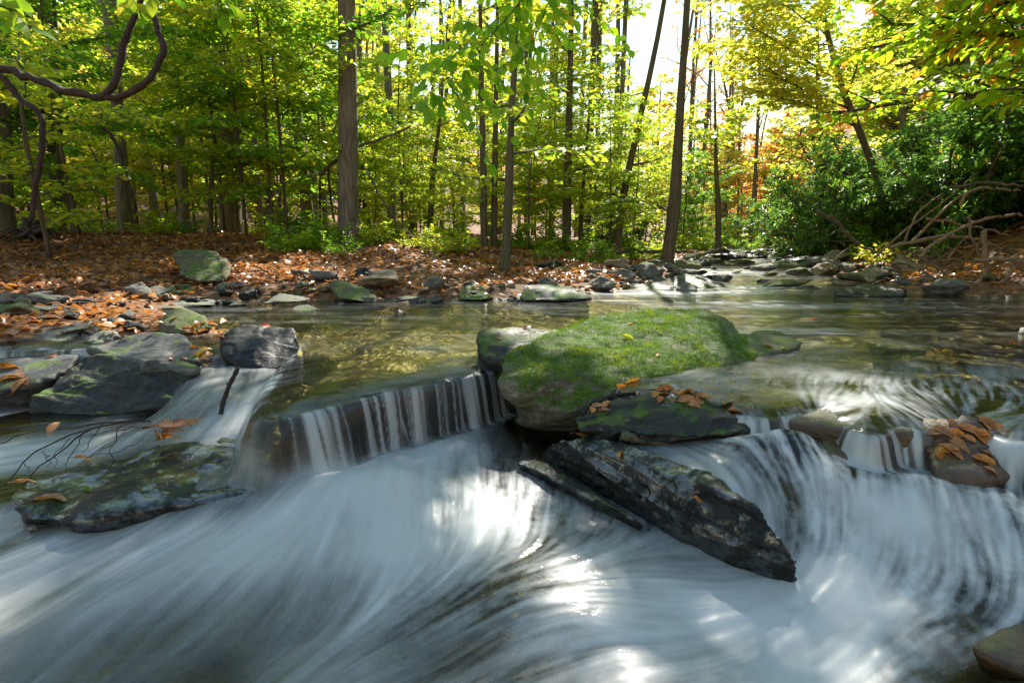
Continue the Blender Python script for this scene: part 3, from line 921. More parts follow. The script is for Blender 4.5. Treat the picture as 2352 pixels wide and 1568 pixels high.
key_rock("broad flat grey slab at the far left edge of the stones", [(-120, 800, 2.8), (120, 795, 2.75), (190, 805, 2.7), (170, 835, 2.5), (90, 880, 2.34), (-40, 905, 2.26), (-160, 880, 2.35)], under([(-100, 850, 2.5), (90, 860, 2.45), (150, 810, 2.72)], 0, -.28), R_SLAB, 37, voxel=.014, amp=.010, strata=.012)
# 7 black block
key_rock("squat black wet block beside the left end of the waterfall", [(508, 775, 2.62), (548, 745, 2.78), (640, 750, 2.78), (682, 760, 2.72), (696, 790, 2.6), (678, 828, 2.5), (630, 848, 2.44), (540, 845, 2.46), (512, 810, 2.52)], under([(520, 800, 2.65), (680, 800, 2.65), (560, 840, 2.5), (640, 845, 2.5)], 0, -.25), R_DARK, 41, voxel=.009, smooth_it=2, amp=.020, strata=.012, sdir=(.3, -.1, 1))
key_rock("small olive mossy stone in drifted leaves behind the big slate slab", [(362, 735, 3.0), (385, 712, 3.1), (430, 708, 3.12), (470, 728, 3.06), (488, 750, 2.95), (420, 765, 2.88), (375, 758, 2.92)], under([(370, 740, 3.1), (480, 745, 3.05), (420, 762, 2.95)], 0, -.06), R_OLIVE, 44, amp=.014, strata=.004)
key_rock("rounded grey stone tucked behind the slate slab on the left", [(178, 745, 2.95), (205, 735, 3.0), (250, 748, 2.95), (272, 772, 2.85), (220, 800, 2.72), (180, 795, 2.75)], under([(180, 780, 2.85), (265, 775, 2.9), (220, 798, 2.78)], 0, -.08), R_GREY, 46, amp=.014)
key_rock("smooth brown grey stone left of the rounded grey stone", [(82, 755, 2.95), (110, 742, 3.0), (170, 745, 2.98), (180, 765, 2.85), (140, 790, 2.75), (95, 785, 2.78)], under([(90, 770, 2.9), (175, 765, 2.95), (135, 788, 2.8)], 0, -.08), R_GREY, 48, amp=.010)
# 8 drowned slab bottom left
key_rock("submerged flat slab at the lower left with water sheeting over it", [(18, 1135, 1.44), (60, 1092, 1.55), (330, 1036, 1.75), (590, 1010, 1.86), (648, 1070, 1.68), (600, 1130, 1.52), (200, 1196, 1.33), (55, 1190, 1.34)], under([(40, 1130, 1.5), (600, 1040, 1.8), (560, 1130, 1.55), (80, 1185, 1.4)], 0, -.36), R_WET, 51, voxel=.010, smooth_it=2, amp=.018, strata=.010, sfreq=40, sdir=(.05, .1, 1), near=.991)
key_rock("smooth wet hump of rock under the thin run of water left of the stick", [(375, 935, 2.16), (420, 905, 2.24), (520, 905, 2.24), (600, 930, 2.15), (560, 965, 2.06), (420, 965, 2.06)], under([(390, 940, 2.25), (590, 940, 2.25), (480, 960, 2.15)], 0, -.3), R_DARK, 53, amp=.008, strata=.004)
# ledge under the fall
ledge_pts = []
for a, b in ((625, 930), (700, 925), (850, 888), (1000, 862), (1090, 845)):
    q = W(a, b, 0)
    ledge_pts += [(q[0], q[1] + .025, -.030), (q[0], q[1] + .025, -.34), (q[0], q[1] + .38, -.05), (q[0], q[1] + .38, -.34)]
key_rock("dark ledge of rock behind the curtain of the waterfall", [], ledge_pts, R_DARK, 57, voxel=.012, amp=.008, strata=.006, name="rock_ledge")
ledge_pts = []
for a, b in ((1690, 930), (1895, 925), (2000, 974), (2150, 962), (2320, 980), (2450, 988)):
    q = W(a, b, 0)
    ledge_pts += [(q[0], q[1] + .05, -.035), (q[0], q[1] + .03, -.24), (q[0], q[1] + .35, -.05), (q[0], q[1] + .35, -.3)]
key_rock("brown mossy ledge of rock under the right hand cascade", [], ledge_pts, R_SUB, 59, voxel=.014, amp=.012, strata=.008, name="rock_ledge")
key_rock("rounded stone with rust brown leaves plastered over it in the right hand cascade", [(2125, 1020, 1.50), (2165, 968, 1.54), (2215, 945, 1.58), (2280, 950, 1.57), (2345, 1000, 1.50), (2390, 1085, 1.40), (2250, 1115, 1.37), (2140, 1090, 1.40)], under([(2150, 1050, 1.6), (2360, 1050, 1.6), (2250, 1090, 1.45)], 0, -.25), R_SUB, 61, smooth_it=2, amp=.024, strata=.012, sfreq=30)
key_rock("golden brown stone under the white water at the middle of the right cascade", [(1890, 1010, 1.58), (1930, 985, 1.62), (1980, 1020, 1.55), (2000, 1080, 1.46), (1930, 1090, 1.44), (1890, 1060, 1.48)], under([(1900, 1050, 1.6), (1990, 1060, 1.6)], 0, -.25), R_SUB, 63, smooth_it=2, amp=.024, strata=.012, sfreq=30)
# midstream and shore rocks of their own shape
key_rock("tan whale backed boulder on the right shore", [(1916, 650, 6.3), (1950, 625, 6.45), (2010, 614, 6.5), (2040, 618, 6.5), (2043, 632, 6.4), (2010, 648, 6.25), (1940, 655, 6.2)], under([(1930, 650, 6.6), (2030, 640, 6.7)], .2, -.1), R_TAN, 71, voxel=.02, amp=.02, strata=.01, near=0.955)
key_rock("brown rounded boulder just right of the tan whale backed one", [(2032, 655, 5.9), (2045, 630, 6.0), (2062, 618, 6.1), (2080, 630, 6.05), (2092, 655, 5.9)], under([(2040, 655, 6.3), (2090, 650, 6.3)], .1, -.1), R_OLIVE, 73, voxel=.02, amp=.02)
key_rock("flat dark layered rock in the water in front of the tan boulder", [(1918, 670, 5.2), (1935, 660, 5.3), (2000, 650, 5.45), (2060, 655, 5.4), (2085, 665, 5.3), (2075, 680, 5.1), (1990, 684, 5.05), (1925, 682, 5.1)], under([(1930, 675, 5.3), (2070, 672, 5.35)], .1, -.12), R_DARK, 75, voxel=.016, amp=.014, strata=.014, sfreq=24, near=0.95)
key_rock("wedge shaped olive boulder at the far edge of the pool", [(758, 655, 5.0), (765, 640, 5.1), (800, 645, 5.1), (850, 668, 5.0), (872, 685, 4.75), (830, 692, 4.6), (775, 685, 4.7)], under([(765, 680, 4.9), (860, 685, 4.9)], .15, -.1), R_OLIVE, 77, voxel=.016, amp=.016, strata=.008, near=0.93)
key_rock("square mossy layered block standing among the leaves on the left bank", [(408, 575, 6.6), (500, 572, 6.7), (508, 590, 6.3), (510, 645, 5.9), (460, 648, 5.85), (412, 632, 6.0), (405, 600, 6.4)], under([(415, 600, 6.7), (505, 600, 6.7), (505, 645, 6.1), (415, 630, 6.1)], .2, .05), R_BLOCK, 79, voxel=.014, smooth_it=1, amp=.02, strata=.04, sfreq=15, sdir=(.12, 0, 1), near=0.835)
key_rock("low bright mossy stone at the foot of the square block", [(372, 662, 5.5), (395, 652, 5.6), (450, 655, 5.6), (470, 672, 5.4), (420, 680, 5.25), (380, 676, 5.3)], under([(380, 670, 5.6), (460, 668, 5.6)], .1, .0), R_MOSS, 81, voxel=.018, near=0.86)
key_rock("long pale log shaped stone lying along the left shore", [(260, 708, 4.05), (290, 698, 4.15), (400, 692, 4.3), (500, 686, 4.4), (490, 700, 4.1), (400, 708, 4.0), (300, 714, 3.95)], under([(270, 710, 4.1), (480, 700, 4.3)], .05, -.04), R_GREY, 83, voxel=.016, amp=.010)
key_rock("dark mossy hump at the far waterline below the slender leaning tree", [(1050, 675, 5.0), (1070, 656, 5.2), (1110, 655, 5.2), (1140, 682, 4.9), (1100, 690, 4.75), (1055, 688, 4.8)], under([(1060, 680, 5.1), (1130, 682, 5.1)], .1, -.1), R_MOSS, 85, voxel=.018, amp=.014, near=0.93)
key_rock("broad grey slab with bright reflections at the far waterline", [(1194, 680, 4.95), (1205, 655, 5.3), (1270, 650, 5.5), (1330, 662, 5.3), (1362, 685, 4.9), (1280, 690, 4.75), (1205, 690, 4.8)], under([(1200, 680, 5.1), (1350, 680, 5.2)], .1, -.1), R_SLAB, 87, voxel=.018, amp=.012, near=0.92)
key_rock("small green capped stone at the left end of the broad grey slab", [(1196, 682, 4.8), (1206, 662, 4.9), (1232, 668, 4.85), (1230, 688, 4.7), (1200, 690, 4.72)], under([(1200, 685, 4.9), (1230, 680, 4.9)], 0, -.1), R_MOSS, 88, voxel=.016, near=0.935)
key_rock("dark midstream rock with a moss patch and leaves behind the mossy boulder", [(1430, 668, 5.5), (1460, 650, 5.8), (1510, 645, 5.9), (1545, 660, 5.7), (1550, 676, 5.4), (1480, 680, 5.3)], under([(1440, 670, 5.7), (1545, 668, 5.8)], .1, -.1), R_WETMOSS, 91, voxel=.02)
key_rock("long dark layered midstream rock with moss along its top", [(1540, 645, 5.9), (1560, 628, 6.3), (1600, 630, 6.3), (1670, 655, 5.9), (1690, 675, 5.5), (1600, 680, 5.35), (1545, 665, 5.6)], under([(1550, 660, 5.9), (1670, 670, 5.8)], .1, -.1), R_WETMOSS, 93, voxel=.02, strata=.02, sfreq=16)
key_rock("round grey stone in front of the long dark midstream rock", [(1555, 660, 5.45), (1575, 647, 5.5), (1595, 655, 5.45), (1598, 676, 5.3), (1560, 676, 5.3)], under([(1560, 670, 5.6), (1595, 670, 5.6)], 0, -.08), R_GREY, 95, voxel=.02)
key_rock("leaning mossy boulder on the leafy point left of the bright stream", [(1450, 625, 7.6), (1480, 598, 8.2), (1500, 605, 8.1), (1508, 625, 7.6), (1470, 632, 7.4)], under([(1455, 625, 8), (1505, 620, 8)], .2, 0), R_MOSS, 97, voxel=.025, near=0.93)
key_rock("slim dark rock across the current in the right of the pool", [(1990, 785, 2.75), (2040, 780, 2.85), (2110, 788, 2.8), (2150, 802, 2.66), (2090, 808, 2.6), (2020, 798, 2.66)], under([(2010, 792, 2.8), (2130, 800, 2.75)], 0, -.08), R_WET, 101, amp=.008, strata=.004)
key_rock("black smooth stone beside drifted leaves in the right of the pool", [(2180, 785, 2.8), (2210, 777, 2.85), (2260, 790, 2.75), (2298, 808, 2.6), (2240, 812, 2.58), (2190, 798, 2.68)], under([(2190, 790, 2.85), (2290, 805, 2.75)], 0, -.08), R_DARK, 103, amp=.008, strata=.004)
key_rock("small grey dome breaking the left of the pool", [(660, 712, 4.0), (680, 700, 4.1), (705, 698, 4.1), (735, 712, 3.95), (700, 718, 3.85), (668, 718, 3.87)], under([(670, 714, 4.1), (730, 712, 4.1)], 0, -.06), R_SLAB, 105, voxel=.014, amp=.006, strata=.003)
key_rock("tiny dark knob of stone alone in the middle of the pool", [(903, 722, 3.75), (915, 708, 3.8), (935, 718, 3.76), (930, 727, 3.65), (910, 727, 3.65)], under([(910, 722, 3.8), (930, 722, 3.8)], 0, -.05), R_DARK, 107, voxel=.012, amp=.006)
key_rock("small wet stone with a red leaf on it in the right centre of the pool", [(1810, 735, 3.5), (1850, 728, 3.6), (1890, 732, 3.55), (1870, 742, 3.42), (1820, 740, 3.44)], under([(1830, 736, 3.55), (1880, 735, 3.55)], 0, -.05), R_DARK, 109, voxel=.012, amp=.006)
key_rock("dark flat stone in the pool below the striped shore stone", [(2140, 715, 3.9), (2165, 711, 4.0), (2200, 722, 3.85), (2170, 726, 3.75), (2145, 722, 3.8)], under([(2150, 718, 3.9), (2190, 721, 3.9)], 0, -.05), R_DARK, 111, voxel=.014, amp=.006)
key_rock("pale striped stone at the right waterline", [(2240, 690, 4.7), (2270, 678, 4.85), (2320, 680, 4.8), (2350, 692, 4.6), (2290, 697, 4.5)], under([(2250, 692, 4.8), (2340, 690, 4.8)], 0, -.06), R_GREY, 113, voxel=.016, strata=.014, sfreq=30)
key_rock("dark boulder cut by the right edge of the picture in the pool", [(2325, 775, 2.9), (2345, 750, 3.0), (2420, 745, 3.0), (2460, 790, 2.8), (2380, 805, 2.65), (2330, 795, 2.75)], under([(2340, 785, 3.0), (2440, 785, 3.0)], 0, -.1), R_DARK, 115, amp=.012)
key_rock("reddish brown stone half drowned at the lower right corner", [(2240, 1490, .98), (2290, 1440, 1.03), (2380, 1420, 1.06), (2440, 1480, 1.0), (2360, 1545, .93)], under([(2280, 1480, 1.05), (2420, 1480, 1.05)], 0, -.42), R_SUB, 117, voxel=.010, amp=.008, near=.93)

# repeats: plain stones along the shores, ten shapes copied
PROTO = []
for k in range(10):
    r_ = np.random.default_rng(100 + k)
    pts = r_.standard_normal((16, 3))
    pts /= np.linalg.norm(pts, axis=1)[:, None]
    pts *= np.array([.5, .36, .5 * (.35 + .3 * r_.random())]) * (.8 + .35 * r_.random((16, 1)))
    PROTO.append(rock_mesh(pts, .035, 2, .04, 4, .022, 14, (.1, .2, 1), 200 + k))
STONE_N = 0


def stone(x, y, z, w, hgt, rz, mat, label, group=None, tilt=(0, 0)):
    global STONE_N
    me = PROTO[STONE_N % 10]
    STONE_N += 1
    o = bpy.data.objects.new("stone", me)
    COL.objects.link(o)
    if not me.materials:
        me.materials.append(mat)
    o.material_slots[0].link = 'OBJECT'
    o.material_slots[0].material = mat
    o.location = (x, y, z + .3 * hgt)
    o.rotation_euler = (tilt[0], tilt[1], rz)
    o.scale = (w, w * .9, hgt * 2.2)
    tag(o, label, "stone", group)
    return o


rs = random.Random(11)
# stones one can find by where they lie, read from the photo: x, y of foot, width, height, kind
for (a, b, w, h, mt, lab) in [
    (745, 612, 66, 18, R_TAN, "tan flat stone lying on the leaves in front of the big pale trunk"),
    (775, 618, 46, 20, R_GREY, "grey stone under the right end of the tan flat stone"),
    (985, 598, 24, 16, R_GREY, "round grey stone alone on the leafy bank"),
    (1080, 618, 36, 12, R_GREY, "flat grey stone left of the slender leaning tree foot"),
    (1250, 615, 48, 30, R_GREY, "tilted grey slab poking up from leaves right of the slender tree"),
    (1290, 622, 34, 22, R_OLIVE, "olive block right of the tilted grey slab"),
    (1390, 650, 60, 26, R_DARK, "dark rounded stone at the left waterline above the riffle"),
    (1340, 655, 60, 22, R_OLIVE, "leaf edged brown stone beside the dark rounded waterline stone"),
    (570, 690, 54, 30, R_DARK, "bumpy dark stone at the left shore of the pool"),
    (650, 665, 70, 26, R_OLIVE, "olive brown stone sunk in leaves on the left shore"),
    (735, 668, 50, 22, R_GREY, "grey stone left of the wedge shaped olive boulder"),
    (895, 660, 80, 18, R_GREY, "long grey stone right of the wedge shaped olive boulder"),
    (960, 665, 70, 22, R_OLIVE, "brown stone leaning on the far shore gravel"),
    (930, 690, 90, 12, R_SLAB, "wet flat slab at the far waterline with white glints"),
    (610, 716, 76, 7, R_SLAB, "thin wet slab awash in the left of the pool"),
    (560, 718, 50, 6, R_SLAB, "thin wet slab left of the other slab awash in the pool"),
    (1035, 698, 50, 8, R_SLAB, "small wet slab awash near the far shore"),
    (640, 690, 150, 14, R_GREY, "long pale bar of stone at the left waterline"),
    (80, 690, 66, 24, R_GREY, "pale angular stone among the leaves on the left bank"),
    (75, 720, 120, 18, R_GREY, "flat grey stone in the gravel at far left"),
    (30, 760, 120, 26, R_GREY, "flat grey brown stone at the left picture edge"),
    (165, 705, 60, 16, R_DARK, "dark stone edge in the leaves at left"),
    (1955, 642, 70, 16, R_OLIVE, "low olive stone left of the tan boulder"),
    (1890, 632, 50, 22, R_TAN, "small tan stone upstream of the tan boulder"),
    (1780, 662, 120, 18, R_OLIVE, "brown stone with red leaves in the riffle"),
    (1860, 664, 70, 10, R_MOSS, "low mossy stone in the riffle"),
    (2130, 650, 70, 22, R_OLIVE, "long olive stone under the driftwood"),
    (2190, 672, 110, 26, R_DARK, "dark rounded stone at the right waterline"),
    (2250, 665, 80, 26, R_OLIVE, "brown stone behind the dark rounded one at the right waterline"),
    (2330, 668, 90, 26, R_GREY, "grey stone near the right picture edge"),
    (2100, 640, 60, 18, R_GREY, "grey stone in front of the brown rounded boulder"),
    (2100, 705, 44, 10, R_GREY, "white glinting stone in the right of the pool"),
    (2230, 660, 60, 20, R_OLIVE, "stone with yellow leaves above the right waterline"),
    (1700, 600, 60, 14, R_OLIVE, "flat stone across the upper stream"),
    (1770, 606, 70, 12, R_GREY, "flat grey stone right of the upper stream"),
    (1620, 606, 60, 18, R_GREY, "grey stone left of the upper stream"),
    (1520, 608, 70, 18, R_OLIVE, "mossy stone by the flared tree foot"),
    (2370, 1420, 40, 24, R_SUB, "small brown stone at the right edge in the foam")]:
    z = 0.0
    q = W(a, b, 0.02)
    for _ in range(12):
        z = max(land1(q[0], q[1]), -.02)
        if q[1] < 1.3:
            z = -.25
        q = W(a, b, min(z, .44))
    t = q[1] / ray(a, b)[1]
    stone(q[0], q[1], min(z, .44), w / FPX * t * 1.05, h / FPX * t * 1.1, rs.uniform(-.5, .5), mt, lab, tilt=(rs.uniform(-.15, .15), rs.uniform(-.2, .2)))
# gravel and cobbles along both shores
shore_mats = [R_GREY, R_OLIVE, R_DARK, R_GREY, R_TAN, R_SLAB]
lines = [(np.array([(-2.9, 3.0), (-2.6, 3.75), (-2.35, 4.45), (-1.5, 4.62), (-.6, 4.65), (.1, 4.7), (1.0, 5.5), (1.7, 6.9), (2.4, 8.2), (3.1, 9.6), (4.2, 11.8)]), "left", 105, 1),
         (np.array([(4.9, 4.4), (3.9, 4.9), (3.55, 5.5), (3.8, 6.4), (4.3, 7.8), (5.2, 10.7), (6.3, 13.5)]), "right", 75, -1)]
for line, side_, cnt, sg in lines:
    seg = np.linalg.norm(np.diff(line, axis=0), axis=1)
    cum = np.concatenate([[0], np.cumsum(seg)])
    for k in range(cnt):
        u = rs.random() * cum[-1]
        px, py = np.interp(u, cum, line[:, 0]), np.interp(u, cum, line[:, 1])
        off = abs(rs.gauss(0, .45)) - .12
        if side_ == "left":
            px -= off * .6
            py += off
        else:
            px += off
            py += off * .4
        z = max(land1(px, py), -.03)
        w = rs.choice([.09, .13, .17, .22, .3, .42]) * (1 + .03 * py)
        stone(px, py, z, w, w * rs.uniform(.25, .45), rs.uniform(0, 6.28), rs.choice(shore_mats),
              "small stone in the jumble of cobbles along the %s shore" % side_, "cobbles along the %s shore" % side_, (rs.uniform(-.2, .2), rs.uniform(-.25, .25)))
for k in range(58):             # riffle and upper stream stones
    py = rs.uniform(6.2, 15)
    xc = np.interp(py, STREAM_C[:, 0], STREAM_C[:, 1])
    px = xc + rs.uniform(-.9, .9)
    w = rs.choice([.18, .25, .34, .5, .7])
    stone(px, py, .012 * max(py - 7, 0) - .01, w, w * rs.uniform(.22, .38), rs.uniform(-.6, .6), rs.choice([R_OLIVE, R_DARK, R_GREY, R_WETMOSS]),
          "flat stone breaking the surface of the shallow upper stream", "stones in the upper stream", (rs.uniform(-.1, .1), rs.uniform(-.15, .15)))
for k in range(22):             # left stony margin by the slabs
    q = W(rs.uniform(-40, 330), rs.uniform(705, 775), .02)
    z = max(land1(q[0], q[1]), 0)
    w = rs.uniform(.07, .2)
    stone(q[0], q[1], z, w, w * .35, rs.uniform(0, 6), rs.choice([R_GREY, R_SLAB, R_DARK]), "small flat stone in the wet gravel behind the left slabs", "gravel stones behind the left slabs")

for k in range(130):            # cobbles half sunk along the far left waterline
    line, u = lines[0][0], rs.uniform(.12, .8)
    seg = np.linalg.norm(np.diff(line, axis=0), axis=1)
    cum = np.concatenate([[0], np.cumsum(seg)]) / seg.sum()
    px, py = np.interp(u, cum, line[:, 0]) + rs.gauss(0, .06), np.interp(u, cum, line[:, 1]) + rs.gauss(.02, .16)
    w = rs.uniform(.07, .17)
    o = stone(px, py, max(land1(px, py), -.01), w, w * rs.uniform(.3, .5), rs.uniform(0, 6), rs.choice(shore_mats), "fist sized cobble half sunk along the far waterline of the pool", "cobbles at the far waterline")
    o.name, o["category"] = "cobble", "cobble"

# moss tufts on the great boulder: a part of it
def moss_part(rock, n, size, seed, zmin=.35):
    me = rock.data
    nv = len(me.vertices)
    co = np.empty(nv * 3, np.float32)
    nr = np.empty(nv * 3, np.float32)
    me.vertices.foreach_get("co", co)
    me.vertices.foreach_get("normal", nr)
    co, nr = co.reshape(-1, 3).astype(float), nr.reshape(-1, 3).astype(float)
    keep = nr[:, 2] + .95 * fbm(co * 8, 5, seed, .65) - .3 * (nr[:, 1] > .3) - 1.5 * sm((.10 - co[:, 2]) / .16) - 1.2 * sm((co[:, 0] - .22 + .1 * vnoise(co * 6, 3)) / .2) - .8 * sm((-co[:, 0] - .05) / .3) * sm((co[:, 1] + .02) / .1) > zmin
    idx = np.where(keep)[0]
    rg = np.random.default_rng(seed)
    pick = rg.choice(idx, n)
    p = co[pick] + rg.normal(0, .004, (n, 3))
    clump = np.clip(.5 + .35 * vnoise(p * 42, seed) + .4 * vnoise(p * 13, seed + 1), 0, 1)
    d = nr[pick] + rg.normal(0, .55, (n, 3))
    mb = MB()
    leaves(mb, p + nr[pick] * (.008 * clump - .004)[:, None], d, rg.normal(0, 1, (n, 3)), size * (.5 + .9 * clump), size * .4, np.clip(.05 + .75 * clump ** 1.3 + rg.normal(0, .12, n), 0, 1), fine=False, curl=.1)
    return obj("moss", mb.mesh("moss"), M_MOSS, rock)


M_MOSS = leaf_mat("moss", [(0, (.025, .06, .004)), (.5, (.085, .165, .006)), (1, (.27, .31, .015))], trans=.35, gloss=.0, rough=.9)
moss_part(big_rock, 85000, .0052, 5, -.02)
# ------------------------------------------------------------------ trees
def unit(v):
    return v / (np.linalg.norm(v) + 1e-9)


def spray(tb, lf, start, dirv, L, rg, size, per=1.0, r0=.012, fine=False, twig_r=True, droop=.25, tint=(.45, .2), slim=.55, flat=.7, depth=1):
    """one leafy branch: a limb with alternate twigs, leaves lying in a loose layer"""
    dirv = unit(np.asarray(dirv, float))
    n = 7
    pts = [np.asarray(start, float)]
    d = dirv.copy()
    for i in range(n - 1):
        d = unit(d + rg.normal(0, .12, 3) + np.array([0, 0, -droop * .25 * i / n]))
        pts.append(pts[-1] + d * L / (n - 1))
    pts = np.array(pts)
    tube(tb, pts, [r0, r0 * .35], 5)
    nt_ = max(4, int(15 * per * min(1.6, L)))
    lp, ld, lu = [], [], []
    for k in range(nt_):
        u = .12 + .88 * (k + rg.random()) / nt_
        i = min(int(u * (n - 1)), n - 2)
        p0 = pts[i] + (pts[i + 1] - pts[i]) * (u * (n - 1) - i)
        bd = unit(pts[i + 1] - pts[i])
        side = unit(np.cross(bd, [0, 0, 1])) * (1 if k % 2 else -1)
        td = unit(bd * .75 + side * (.5 + .5 * rg.random()) + np.array([0, 0, rg.normal(.0, .16)]))
        tl = L * (.42 - .25 * u) * (.7 + .6 * rg.random())
        if twig_r:
            tube(tb, [p0, p0 + td * tl * .5 + [0, 0, .01], p0 + td * tl], [r0 * .35, r0 * .12], 3)
        nl = max(3, int(tl / (size * .40)))
        for j in range(nl):
            q = p0 + td * tl * (j + .5) / nl + rg.normal(0, size * .12, 3)
            ls = unit(np.cross(td, [0, 0, 1])) * (1 if j % 2 else -1)
            dd = unit(td * .6 + ls * .8 + np.array([0, 0, -droop * rg.random() * 1.4]) + rg.normal(0, .22, 3))
            lp.append(q)
            ld.append(dd)
            lu.append(np.array([0, 0, 1]) + rg.normal(0, flat, 3))
    n_ = len(lp)
    leaves(lf, lp, ld, lu, size * (.8 + .6 * rg.random(n_)), size * slim * (.8 + .5 * rg.random(n_)), np.clip(rg.normal(tint[0], tint[1], n_), 0, 1), fine=fine, rng=rg)


def make_tree(name, label, cat, path, radii, rg, branches, mat, bark, size, group=None, fine=False, sides=9, per=1.0, flare=True, tint=(.45, .2), slim=.55, droop=.25, crown="crown", flat=.7):
    """path: world points of the trunk. branches: list of (height fraction, azimuth, rise, length)"""
    path = np.asarray(path, float)
    base = path[0].copy()
    root = empty(name, base)
    tag(root, label, cat, group)
    pts = smooth_path(path - base, 14)
    if flare:
        pts = np.vstack([pts[0] - [0, 0, .15], pts])
        radii = [radii[0] * 1.5] + [radii[0]] + list(radii)
    global GAP_BASE
    GAP_BASE = base if label != 'x' else None
    tb, lf = MB(), MB()
    tube(tb, pts, radii, sides, rough=.10, seed=int(rg.integers(1000)))
    trunk_len = len(pts) - 1
    for hf, az, rise, L in branches:
        i = min(int(hf * trunk_len), trunk_len - 1)
        p = pts[i] + (pts[i + 1] - pts[i]) * (hf * trunk_len - i)
        r0 = max(.004, np.interp(hf, np.linspace(0, 1, len(radii)), radii) * .38)
        spray(tb, lf, p, (math.cos(az) * math.cos(rise), math.sin(az) * math.cos(rise), math.sin(rise)), L, rg, size, per, min(r0, .02 * L + .003), fine, tint=tint, slim=slim, droop=droop, flat=flat)
    GAP_BASE = None
    obj("trunk", tb.mesh("trunk", True), bark, root)
    if lf.v:
        obj(crown, lf.mesh(crown), mat, root)
    return root


def rand_branches(rg, n, lo, hi, R, rise=(.0, .5), shape=.6):
    out = []
    for k in range(n):
        h = lo + (hi - lo) * (k + rg.random()) / n
        prof = 1 - shape * abs(2 * (h - lo) / (hi - lo + 1e-9) - .8)
        out.append((h, k * 2.4 + rg.normal(0, .5), rg.uniform(*rise), R * prof * rg.uniform(.65, 1.1)))
    return out


def ground_path(x0, y0, Yd, tops):
    """trunk foot seen at (x0, y0) at distance Yd, set on the ground; tops: further points (x, y[, dY]) up the trunk"""
    p = P(x0, y0, Yd)
    g = land1(p[0], p[1])
    out = [np.array([p[0], p[1], g - .03])]
    for t_ in tops:
        out.append(P(t_[0], t_[1], Yd + (t_[2] if len(t_) > 2 else 0)))
    return out


def extend(path, h):
    d = unit(path[-1] - path[-2])
    d = unit(d + np.array([0, 0, .4]))
    return list(path) + [path[-1] + d * h]


RG = np.random.default_rng(77)


def trunk_tree(label, x0, y0, Yd, tops, wpx, wtop, bark, mat, up=3.5, nb=7, R=2.0, size=.12, low=None, lo=.62, **kw):
    path = extend(ground_path(x0, y0, Yd, tops), up)
    r0, r1 = wpx / FPX * Yd / 2, wtop / FPX * Yd / 2
    br = rand_branches(RG, nb, lo, .98, R, (.1, .6))
    for q in (low or []):
        br.append(q)
    return make_tree("tree", label, "tree", path, [r0, (r0 * .3 + r1 * .7), r1, r1 * .6, r1 * .25], RG, br, mat, bark, size, **kw)


# trunks one can pick out in the photo, left to right
trunk_tree("thick mossy trunk cut by the left edge of the picture", 6, 548, 7.5, [(0, 300), (-8, 0)], 46, 34, M_BARKM, M_GREEN, nb=6)
trunk_tree("mossy double bent trunk right of the left edge trunk", 128, 500, 9, [(120, 300), (112, 60)], 26, 22, M_BARKM, M_GREEN, nb=8, low=[(.3, 2.5, .3, 1.2), (.45, 5.0, .2, 1.4)])
trunk_tree("thin pale stem kinked near the ground beside the mossy double trunk", 176, 545, 8.4, [(165, 475), (140, 430), (135, 250), (128, 60)], 16, 11, M_BARKM, M_GREEN, nb=5, R=1.2, size=.09)
trunk_tree("straight grey trunk standing in yellow green leaves left of the broad dark trunk", 420, 505, 13, [(415, 330), (398, 95)], 22, 16, M_BARK, M_YGREEN, nb=8)
trunk_tree("broad dark trunk half hidden by leaves left of the big pale trunk", 532, 545, 11, [(522, 330), (505, 60)], 46, 34, M_BARK, M_GREEN, nb=9, low=[(.25, 3.3, .5, 1.6), (.3, .2, .6, 1.5)])
trunk_tree("thin dark sapling just left of the broad dark trunk", 484, 545, 9.0, [(486, 400), (492, 300), (470, 180)], 9, 6, M_BARKD, M_GREEN, up=1.5, nb=9, R=1.2, size=.09, low=[(.3, 1.0, .4, .8), (.4, 4, .3, .9), (.5, 2.5, .3, .9)])
trunk_tree("slim grey trunk just right of the broad dark trunk", 597, 520, 12.5, [(590, 400), (576, 200)], 15, 11, M_BARK, M_GREEN, nb=7)
trunk_tree("dark trunk behind leaves left of the big pale trunk", 716, 510, 15, [(714, 300), (704, 120)], 26, 20, M_BARK, M_YGREEN, nb=7, size=.13)
trunk_tree("slim dark trunk close behind the big pale trunk on its left", 745, 515, 17, [(742, 300), (744, 130)], 11, 9, M_BARKD, M_YGREEN, nb=6, size=.13)
trunk_tree("big bare trunk with a long dark seam rising at left of centre", 797, 540, 8.6, [(800, 300), (796, 0)], 44, 38, M_BARK, M_GREEN, nb=7, up=4.5)
trunk_tree("slender spotted grey trunk right of the big bare trunk", 900, 525, 14, [(896, 300), (882, 0)], 20, 14, M_BARK, M_YGREEN, nb=8, size=.13)
trunk_tree("leaning thin forked trunk in the yellow green thicket", 985, 545, 11, [(995, 400), (1012, 255)], 13, 8, M_BARKD, M_YGREEN, up=1.8, nb=8, R=1.4, low=[(.5, .8, .5, 1.0)])
trunk_tree("left one of the close pair of dark trunks at centre", 1112, 578, 9.5, [(1110, 400), (1106, 195)], 15, 12, M_BARKD, M_YGREEN, nb=7, R=1.5, low=[(.4, 2.0, .3, 1.1)])
trunk_tree("right one of the close pair of dark trunks at centre", 1134, 575, 9.7, [(1136, 400), (1140, 190)], 14, 11, M_BARKD, M_YGREEN, nb=6, R=1.5)
